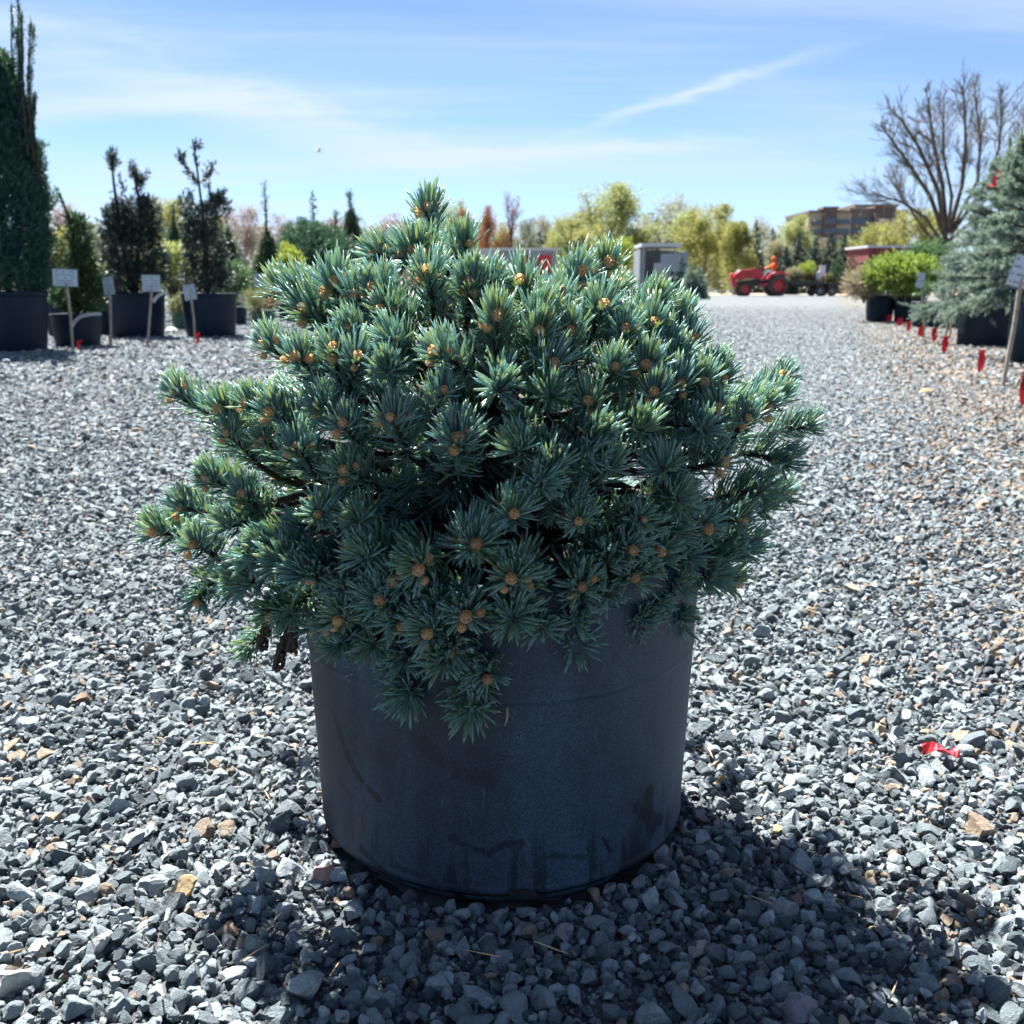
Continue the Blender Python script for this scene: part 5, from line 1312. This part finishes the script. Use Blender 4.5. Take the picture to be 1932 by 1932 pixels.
# a worker further back, mostly behind the brown shrub
wj = lambda x, y, z, r: ((x, y, z), r)
wk = {'pelvis': wj(0, 0, .95, .15), 'waist': wj(0, 0, 1.1, .14), 'chest': wj(0, 0, 1.32, .17), 'neck': wj(0, 0, 1.5, .065), 'shl': wj(-.19, 0, 1.42, .07), 'ell': wj(-.26, -.05, 1.16, .055), 'hal': wj(-.24, -.16, .95, .04),
      'shr': wj(.19, 0, 1.42, .07), 'elr': wj(.26, -.03, 1.16, .055), 'har': wj(.25, -.12, .93, .04), 'knl': wj(-.10, -.02, .5, .085), 'anl': wj(-.11, 0, .09, .055), 'knr': wj(.10, -.04, .5, .085), 'anr': wj(.11, 0, .09, .055), 'tol': wj(-.12, -.14, .05, .045), 'tor': wj(.12, -.14, .05, .045)}
wp = AT(1622, 528, 56.0)
person('person', (wp.x, 56.0, 0), .2, 'person in orange standing behind the brown grey shrub of the right row', wk, [('pelvis', 'waist'), ('waist', 'chest'), ('chest', 'neck'), ('chest', 'shl'), ('shl', 'ell'), ('ell', 'hal'), ('chest', 'shr'), ('shr', 'elr'), ('elr', 'har'), ('pelvis', 'knl'), ('knl', 'anl'), ('anl', 'tol'), ('pelvis', 'knr'), ('knr', 'anr'), ('anr', 'tor')], [M['orange']], (0, -.01, 1.65))

# ------------------------------------------------------------------ trees beyond the yard
def tree_px(xc, ytop, wpx, Y, leafm, bark, label, seed, name='spring_tree', **kw):
    b = AT(xc, 540, Y); H = AT(xc, ytop, Y).z
    return deciduous(name, (b.x, Y, 0), H, wpx * Y / FPX, R9(seed), leafm, bark, label, 'tree', None, **kw)
TREES = [
 (135, 384, 60, 42, 'pink', 'pinkish budding tree behind the thin scruffy conifer', 1600, .10),
 (325, 374, 66, 44, 'gold', 'golden spring tree rising between bronze and whorled conifers', 2600, .12),
 (466, 388, 66, 46, 'pink', 'round pinkish bare looking tree left of the thin weeping leader', 1700, .10),
 (545, 404, 52, 50, 'pink', 'smaller pinkish tree between the two weeping leaders', 1400, .11),
 (735, 402, 74, 60, 'pink', 'reddish grey tree touching the left of the dwarf spruce top', 1500, .13),
 (862, 376, 46, 84, 'ygreen', 'yellow green tree just right of the dwarf spruce leader', 1500, .2),
 (878, 394, 26, 74, 'rust', 'small rust red tree nearest the dwarf spruce leader', 1300, .15),
 (922, 388, 34, 72, 'rust', 'rust orange upright tree left of the tall dark reddish one', 2000, .16),
 (898, 412, 40, 80, 'gold', 'golden low tree between the two rust red trees', 1500, .18),
 (992, 412, 46, 88, 'olive', 'olive tree right of the tall dark reddish column', 1300, .2),
 (1062, 398, 54, 82, 'gold', 'yellow tree left of the tallest yellow green tree', 2400, .2),
 (1100, 388, 40, 92, 'pink', 'thin pinkish tree touching the tallest yellow green tree', 900, .18),
 (1152, 344, 118, 78, 'ygreen', 'tallest yellow green tree in the middle of the far row', 4600, .2),
 (1212, 402, 46, 98, 'pale', 'faint pale tree right of the tallest yellow green tree', 900, .2),
 (1270, 362, 76, 96, 'pale', 'pale airy birch like tree above the open shed', 1500, .2),
 (1328, 384, 96, 68, 'gold', 'broad golden willow like tree right of the open shed', 5200, .18),
 (1386, 418, 52, 62, 'gold', 'narrow golden green tree left of the tractor', 3400, .16),
 (1175, 446, 60, 70, 'lime', 'low bright yellow shrub like tree below the tallest tree', 2000, .18),
 (1430, 404, 44, 92, 'pale', 'thin pale tree above the dark spruces behind the tractor', 900, .18),
 (1495, 406, 54, 86, 'ygreen', 'round yellow green tree above the spruces right of the driver', 2600, .18),
 (1467, 452, 34, 66, 'pale', 'pale leafed small tree behind the tractor driver', 1600, .14),
 (1640, 420, 62, 80, 'gold', 'golden tree in front of the right half of the brick building', 3200, .2),
 (1668, 414, 54, 84, 'tan', 'brownish round tree before the right end of the brick building', 2200, .2),
 (1722, 394, 120, 74, 'gold', 'big golden tree behind the bare tree trunk', 4200, .2),
 (1600, 470, 50, 76, 'olive', 'low olive tree left of the red shed', 1500, .18),
 (1048, 438, 40, 70, 'ygreen', 'low yellow green tree above the pale storage container', 1300, .16),
 (60, 430, 70, 60, 'olive', 'olive tree showing just right of the tall yew', 1500, .15),
 (186, 418, 60, 58, 'tan', 'brownish tree behind the second stake sign', 1600, .15),
 (282, 416, 60, 62, 'pink', 'pinkish tree right of the bronze conifer tops', 1500, .15),
 (412, 408, 56, 58, 'ygreen', 'yellow green tree right of the whorled conifer top', 1700, .15),
 (498, 424, 50, 64, 'tan', 'brownish tree behind the thin weeping leader', 1500, .15),
 (585, 420, 56, 66, 'olive', 'olive tree behind the round dark yew', 1500, .16),
 (635, 412, 44, 70, 'pink', 'pink grey tree left of the narrow dark weeping spruce', 1300, .16),
 (700, 424, 56, 72, 'gold', 'yellow tree right of the narrow dark weeping spruce', 1700, .17),
 (800, 418, 50, 76, 'tan', 'brownish tree hidden behind the dwarf spruce leader', 1300, .17),
 (944, 420, 44, 84, 'ygreen', 'yellow green tree between the rust orange and the tall reddish trees', 1500, .18),
 (1020, 404, 40, 94, 'pale', 'pale tree behind the small dark conifers over the container', 1100, .18),
 (1115, 424, 60, 74, 'gold', 'golden tree at the left foot of the tallest tree', 2000, .18),
 (1196, 430, 50, 76, 'ygreen', 'yellow green tree at the right foot of the tallest tree', 1700, .18),
 (1300, 398, 56, 84, 'ygreen', 'yellow green tree between the pale birch and the broad golden tree', 2200, .18),
 (1356, 410, 50, 78, 'ygreen', 'yellow green tree between the broad and the narrow golden trees', 2200, .18),
 (1538, 448, 40, 100, 'tan', 'brown bare looking tree at the left end of the brick building', 1300, .2),
 (1590, 446, 40, 100, 'olive', 'olive tree before the middle of the brick building', 1300, .2),
]
for i, (x, yt, w, Y, k, lab, nl, ls) in enumerate(TREES):
    tree_px(x, yt, w, Y, L_[k], M['palebark'] if k in ('pale', 'pink') else M['greybark'], lab, 200 + i, nleaf=int(nl * 3.4), lsize=ls * .66, leaf_in=.9, upright=.75 if k in ('ygreen', 'pale', 'pink', 'rust') else .5, trunk_h=.12)
tree_px(960, 358, 34, 70, L_['rust'], M['bark'], 'tall narrow dark reddish tree in the far row', 300, name='columnar_tree', nleaf=700, lsize=.14, upright=1.2, trunk_h=.08, limbs=12)
CON = [(1236, 412, 34, 92, 'dkspruce', 'dark conifer above the open shed roof'), (1422, 420, 40, 74, 'dkspruce', 'broad dark spruce left of the tractor driver'), (1453, 432, 24, 82, 'dkspruce', 'slim dark spruce behind the tractor driver'),
       (1503, 440, 30, 72, 'dkspruce', 'dark spruce right of the driver, first of a row of four'), (1534, 450, 34, 70, 'dkspruce', 'dark spruce second in the row of four behind the trailers'), (1564, 440, 36, 70, 'dkspruce', 'dark spruce third in the row of four behind the trailers'),
       (1588, 444, 28, 71, 'dkspruce', 'dark spruce last in the row of four behind the trailers'), (1696, 440, 22, 78, 'dkspruce', 'small dark spruce above the red shed roof'), (1034, 424, 14, 98, 'dkspruce', 'tiny dark conifer tip over the pale container'),
       (1018, 436, 20, 90, 'dkspruce', 'small dark conifer left of the tiny conifer tip'), (1700, 470, 18, 55, 'blue', 'small blue spruce in front of the red shed'), (1480, 470, 30, 64, 'dkspruce', 'low dark spruce between driver and first trailer'), (1090, 455, 26, 58, 'dkspruce', 'dark conifer right of the pale container')]
for i, (x, yt, w, Y, k, lab) in enumerate(CON):
    b = AT(x, 540, Y); conifer('spruce_tree', (b.x, Y, 0), AT(x, yt, Y).z, w * Y / FPX, R9(400 + i), L_[k], lab, 'tree', None, 800, .55, 9, .07, -.15, .85)

# the big bare tree on the right
def bare_tree():
    Y = 38.0; b = AT(1792, 540, Y); root = empty('bare_tree', (b.x, Y, 0), 0, 'big bare spreading tree with many fine twigs on the right', 'tree'); rng = R9(77)
    o = np.array([b.x, Y, 0]); mb = MB(); tw = MB()
    def P(x, y, dy=0): return np.array(AT(x, y, Y + dy)) - o
    mb.tube([(0, 0, -.1), P(1790, 500), P(1786, 450)], [.24, .21, .19], 9, False)
    def twigs_(p, d, L, r, lvl):
        pts, dn = limb_path(p, d, L, rng, 4, .11, .05); (mb if lvl < 2 else tw).tube(pts, np.linspace(r, r * .5, 5), 5 if lvl < 2 else 3, False)
        if lvl >= 4: return
        for c in range((6, 6, 5, 5)[lvl]):
            t = rng.uniform(.25, 1) * 4; k = min(int(t), 3); q = pts[k] + (pts[k + 1] - pts[k]) * (t - k)
            twigs_(q, norm(pts[k + 1] - pts[k]) + rng.normal(0, .42, 3), L * rng.uniform(.40, .6), r * .52, lvl + 1)
    LIM = [([(1786, 470), (1745, 410), (1700, 380), (1655, 368)], .10, -.6), ([(1786, 455), (1755, 370), (1715, 310), (1680, 260)], .13, .4), ([(1784, 450), (1770, 360), (1735, 280), (1700, 225)], .13, -.3),
           ([(1786, 440), (1778, 350), (1762, 270), (1752, 200)], .13, .8), ([(1788, 440), (1796, 370), (1780, 290), (1780, 220)], .10, -1.0), ([(1790, 440), (1815, 350), (1822, 270), (1820, 200)], .13, .2),
           ([(1792, 440), (1845, 340), (1850, 260), (1840, 185)], .12, 1.0), ([(1792, 445), (1860, 350), (1885, 280), (1890, 210)], .11, -.6), ([(1786, 480), (1740, 430), (1720, 400), (1690, 350)], .08, 1.2), ([(1795, 450), (1880, 380), (1920, 310), (1930, 240)], .10, .7)]
    for pts, r, dy in LIM:
        Q = [P(x, y, dy * i / 3 * 1.2) for i, (x, y) in enumerate(pts)]; mb.tube(Q, np.linspace(r * .7, r * .27, len(Q)), 6, False); Q = np.array(Q)
        for c in range(24):
            t = rng.uniform(.8, 3.0); k = min(int(t), 2); q = Q[k] + (Q[k + 1] - Q[k]) * (t - k)
            twigs_(q, norm(Q[k + 1] - Q[k]) + rng.normal(0, .4, 3), rng.uniform(.6, 1.1), r * .15, 2)
        twigs_(Q[-1], norm(Q[-1] - Q[-2]), .62, r * .2, 1)
    mb.build('trunk', M['greybark'], root); tw.build('twigs', plain('tan_twig', (.17, .13, .085), (.11, .085, .055), .9, 6, .2), root)
bare_tree()

# ------------------------------------------------------------------ brick office building
def building():
    Y = 165.0; root = empty('brick_building', (0, Y, 0), 0, 'tan and brown brick office building on the right skyline', 'building')
    tan = plain('tan_brick', (.40, .32, .22), (.35, .28, .19), .85, .8, .05); maroon = plain('maroon_brick', (.13, .095, .085), (.11, .08, .07), .85, .8, .05)
    brown = plain('brown_brick', (.19, .15, .15), (.16, .12, .12), .85, .8, .05); capm = plain('cornice', (.17, .13, .10), (.14, .11, .08), .8, 2, .02)
    glass = plain('dark_glass', (.03, .06, .10), (.04, .07, .11), .12, 1, 0, spec=.7); pent = plain('penthouse_metal', (.36, .36, .37), (.33, .33, .34), .6, 1, .02)
    def X(x): return AT(x, 420, Y).x
    def Z(y): return AT(1600, y, Y).z
    def blk(x0, x1, yt, dy, dep, mat, name, z0=0.0):
        z1 = Z(yt); o = MB().box(((X(x0) + X(x1)) / 2, dy + dep / 2, (z0 + z1) / 2), ((X(x1) - X(x0)) / 2, dep / 2, (z1 - z0) / 2)).build(name, mat, root)
        MB().box(((X(x0) + X(x1)) / 2, dy + dep / 2, z1 + .15), ((X(x1) - X(x0)) / 2 + .2, dep / 2 + .2, .16)).build('cornice', capm, root)
    blk(1526.5, 1606, 401, 0, 14, tan, 'wall'); blk(1551, 1575, 394.5, -.8, 3, maroon, 'stair_tower'); blk(1606, 1650, 397, .6, 14, brown, 'wall'); blk(1648, 1684, 393, -.6, 14, maroon, 'wall'); blk(1632, 1712, 385, 5, 9, pent, 'penthouse')
    blk(1684, 1712, 400, .4, 12, brown, 'wall')
    for (x0, x1, ytop, ybot, dy) in ((1530, 1549, 416, 423, -.06), (1553, 1573, 412, 419, -.86), (1578, 1603, 414, 421, -.06), (1609, 1646, 412, 420, .54), (1650, 1682, 412, 420, -.66), (1530, 1549, 433, 441, -.06), (1553, 1573, 431, 439, -.86), (1578, 1603, 432, 440, -.06), (1609, 1646, 431, 439, .54), (1650, 1682, 431, 439, -.66), (1553, 1573, 449, 457, -.86), (1578, 1603, 449, 457, -.06), (1530, 1549, 449, 457, -.06)):
        n = max(2, int((x1 - x0) / 6)); za, zb = Z(ybot), Z(ytop)
        w_ = MB().box(((X(x0) + X(x1)) / 2, dy, za - .12), ((X(x1) - X(x0)) / 2, .14, .12)).build('window', brown, root)
        for k in range(n):
            xa, xb = X(x0) + (X(x1) - X(x0)) * k / n, X(x0) + (X(x1) - X(x0)) * (k + 1) / n
            MB().box(((xa + xb) / 2, dy - .02, (za + zb) / 2), ((xb - xa) / 2 * .92, .05, (zb - za) / 2)).build('pane', glass, w_)
building()
for (x, yt, Y, lab) in ((1518, 408, 120, 'thin lamp post at the left corner of the brick building'), (1228, 404, 110, 'thin lamp post above the open shed')):
    b = AT(x, 540, Y); H = AT(x, yt, Y).z; t = empty('lamp_post', (b.x, Y, 0), 0, lab, 'lamp post')
    MB().tube([(0, 0, 0), (0, 0, H)], [.10, .06], 8).build('pole', M['signgrey'], t); MB().box((-.25, 0, H + .03), (.4, .16, .07)).build('lamp_head', M['signgrey'], t)

# a far belt of woodland and scrub that reads as one mass
wr_ = np.random.default_rng(55); P = []
for i in range(420):
    x = wr_.uniform(-95, 95); Y = wr_.uniform(112, 140); h = wr_.uniform(3.5, 6.8) + 1.2 * math.sin(x * .11); m = 75
    d = norm(wr_.normal(size=(m, 3))) * wr_.uniform(.3, 1, (m, 1)) * np.array([2.2, 2.2, h * .5]); P.append(d + np.array([x, Y, h * .5]))
P = np.concatenate(P); P = P[P[:, 2] > .1]
wood = MB().add(*leaves(P, .75, wr_)).build('far_wood', L_['hillwood']); tag(wood, 'brown and olive belt of far woodland along the horizon', 'woodland', kind='stuff')
# scrub at the far edge of the yard
P = []
for i in range(330):
    x = wr_.uniform(-40, 45); Y = wr_.uniform(60, 84); h = wr_.uniform(.7, 2.2); m = 70
    if -4 < x < 22 and Y < 62: continue
    d = norm(wr_.normal(size=(m, 3))) * wr_.uniform(.3, 1, (m, 1)) * np.array([1.1, 1.1, h * .5]); P.append(d + np.array([x, Y, h * .5]))
P = np.concatenate(P); P = P[P[:, 2] > .03]
scrub = MB().add(*leaves(P, .26, wr_)).build('scrub', leaf('scrub_leaf', (.04, .055, .03), (.10, .10, .06), (.028, .045, .04), .15)); tag(scrub, 'mixed low nursery stock and scrub along the far edge of the yard', 'scrub', kind='stuff')

# a white bird far up in the sky
bp = AT(600, 285, 60.0); bd = empty('bird', bp, .5, 'tiny white bird high in the sky on the left', 'bird')
MB().tube([(-.17, 0, 0), (-.10, 0, .01), (0, 0, 0), (.1, 0, 0), (.2, 0, .01)], [.01, .045, .06, .045, .01], 8).build('body', M['white'], bd, True)
for s in (-1, 1): MB().poly([(-.06, 0, .02), (.07, 0, .02), (.10, s * .28, .10), (-.02, s * .30, .12), (.14, s * .52, .05), (-.06, 0, .028), (.07, 0, .028), (.10, s * .28, .108), (-.02, s * .30, .128), (.14, s * .52, .055)], [(0, 1, 2, 3), (3, 2, 4), (5, 8, 7, 6), (8, 9, 7)]).build('wing', M['white'], bd)

# ------------------------------------------------------------------ small things on the ground
p = G(1772, 1447); rr_ = np.random.default_rng(12); n = 9; V = []
for i in range(n):
    t = i / (n - 1); 
    for s in (-1, 0, 1): V.append((-.040 + .080 * t, s * .013 * (.55 + .6 * math.sin(t * 3)) + .004 * math.sin(t * 7), .012 + .007 * math.sin(t * 6 + s * 1.2) + (.006 if s == 0 else 0)))
V = np.array(V); V2 = V - np.array([0, 0, .0012]); m = len(V); F = []
for i in range(n - 1):
    for s in range(2): a = i * 3 + s; F += [[a, a + 3, a + 4, a + 1], [m + a, m + a + 1, m + a + 4, m + a + 3]]
o = MB().add(np.concatenate([V, V2]), np.array(F)).build('torn_flag', M['red']); o.location = (p.x, p.y, .012); o.rotation_euler = (0, 0, -.12); o.scale = (.55, .6, .8); tag(o, 'torn scrap of red flag film lying on the gravel', 'scrap')
p = G(1750, 748); lv = MB().poly([(-.05, 0, 0), (-.02, .03, .012), (.03, .028, .008), (.06, 0, .002), (.02, -.03, .012), (-.02, -.025, .01), (0, 0, .016)], [(0, 6, 1), (1, 6, 2), (2, 6, 3), (3, 6, 4), (4, 6, 5), (5, 6, 0)])
o = lv.build('dry_leaf', plain('orange_leaf', (.55, .24, .06), (.45, .18, .05), .8, 20, .1)); o.location = (p.x, p.y, .025); tag(o, 'single dry orange leaf on the gravel at the right', 'leaf')
# straw and fallen needles
mb = MB(); ro = np.random.default_rng(77)
for i in range(45):
    x, y = ro.uniform(0, 1932), 1000 + 920 * ro.uniform() ** .8
    p = G(x, y)
    if (p.x - POT_C.x) ** 2 + (p.y - POT_C.y) ** 2 < (POT_R + .01) ** 2: continue
    L = ro.uniform(.012, .035); a = ro.uniform(0, 6.28); d = np.array([math.cos(a), math.sin(a), ro.normal(0, .15)]) * L / 2; c = np.array([p.x, p.y, ro.uniform(.016, .022)])
    mb.tube([c - d, c + np.array([0, 0, ro.uniform(-.0006, .001)]), c + d], [.0005, .0008, .0004], 4, False)
straw = mb.build('straw', plain('dry_straw', (.50, .36, .20), (.36, .22, .12), .8, 60, .1)); tag(straw, 'dry straw and fallen needles scattered between the stones', 'straw', kind='stuff')
#GRAVEL_START
marg = .75
n1 = ko_filter(jitter_grid(.30, 2.6, .0092, rng, 1.0)); n2 = ko_filter(jitter_grid(.30, 2.6, .0130, rng, 1.0))
m1 = ko_filter(jitter_grid(2.6, 6.0, .0150, rng, 1.3)); m2 = ko_filter(jitter_grid(2.6, 6.0, .0225, rng, 1.3))
f1 = ko_filter(jitter_grid(6.0, 13.5, .0265, rng, 2.2)); f2 = ko_filter(jitter_grid(13.5, 30.0, .042, rng, 2.5)); f2 = f2[rng.uniform(0, 1, len(f2)) < np.clip((30 - f2[:, 1]) / 16, 0, 1) ** 1.4]
fines = ko_filter(jitter_grid(.30, 1.7, .0078, rng, .6))
gravel = gravel_object('gravel', [(fines, .0034, -.0005, .30), (n1, .0059, .000, .34), (n2, .0068, .0045, .42), (m1, .0088, .000, .36), (m2, .0095, .004, .40), (f1, .0150, .001, .36), (f2, .0180, -.003, .36)])
tag(gravel, 'loose blue-grey crushed rock covering the whole yard', 'gravel', kind='stuff')
print('stones', len(n1) + len(n2) + len(m1) + len(m2) + len(f1), 'shoots', n_shoot[0])
#GRAVEL_END
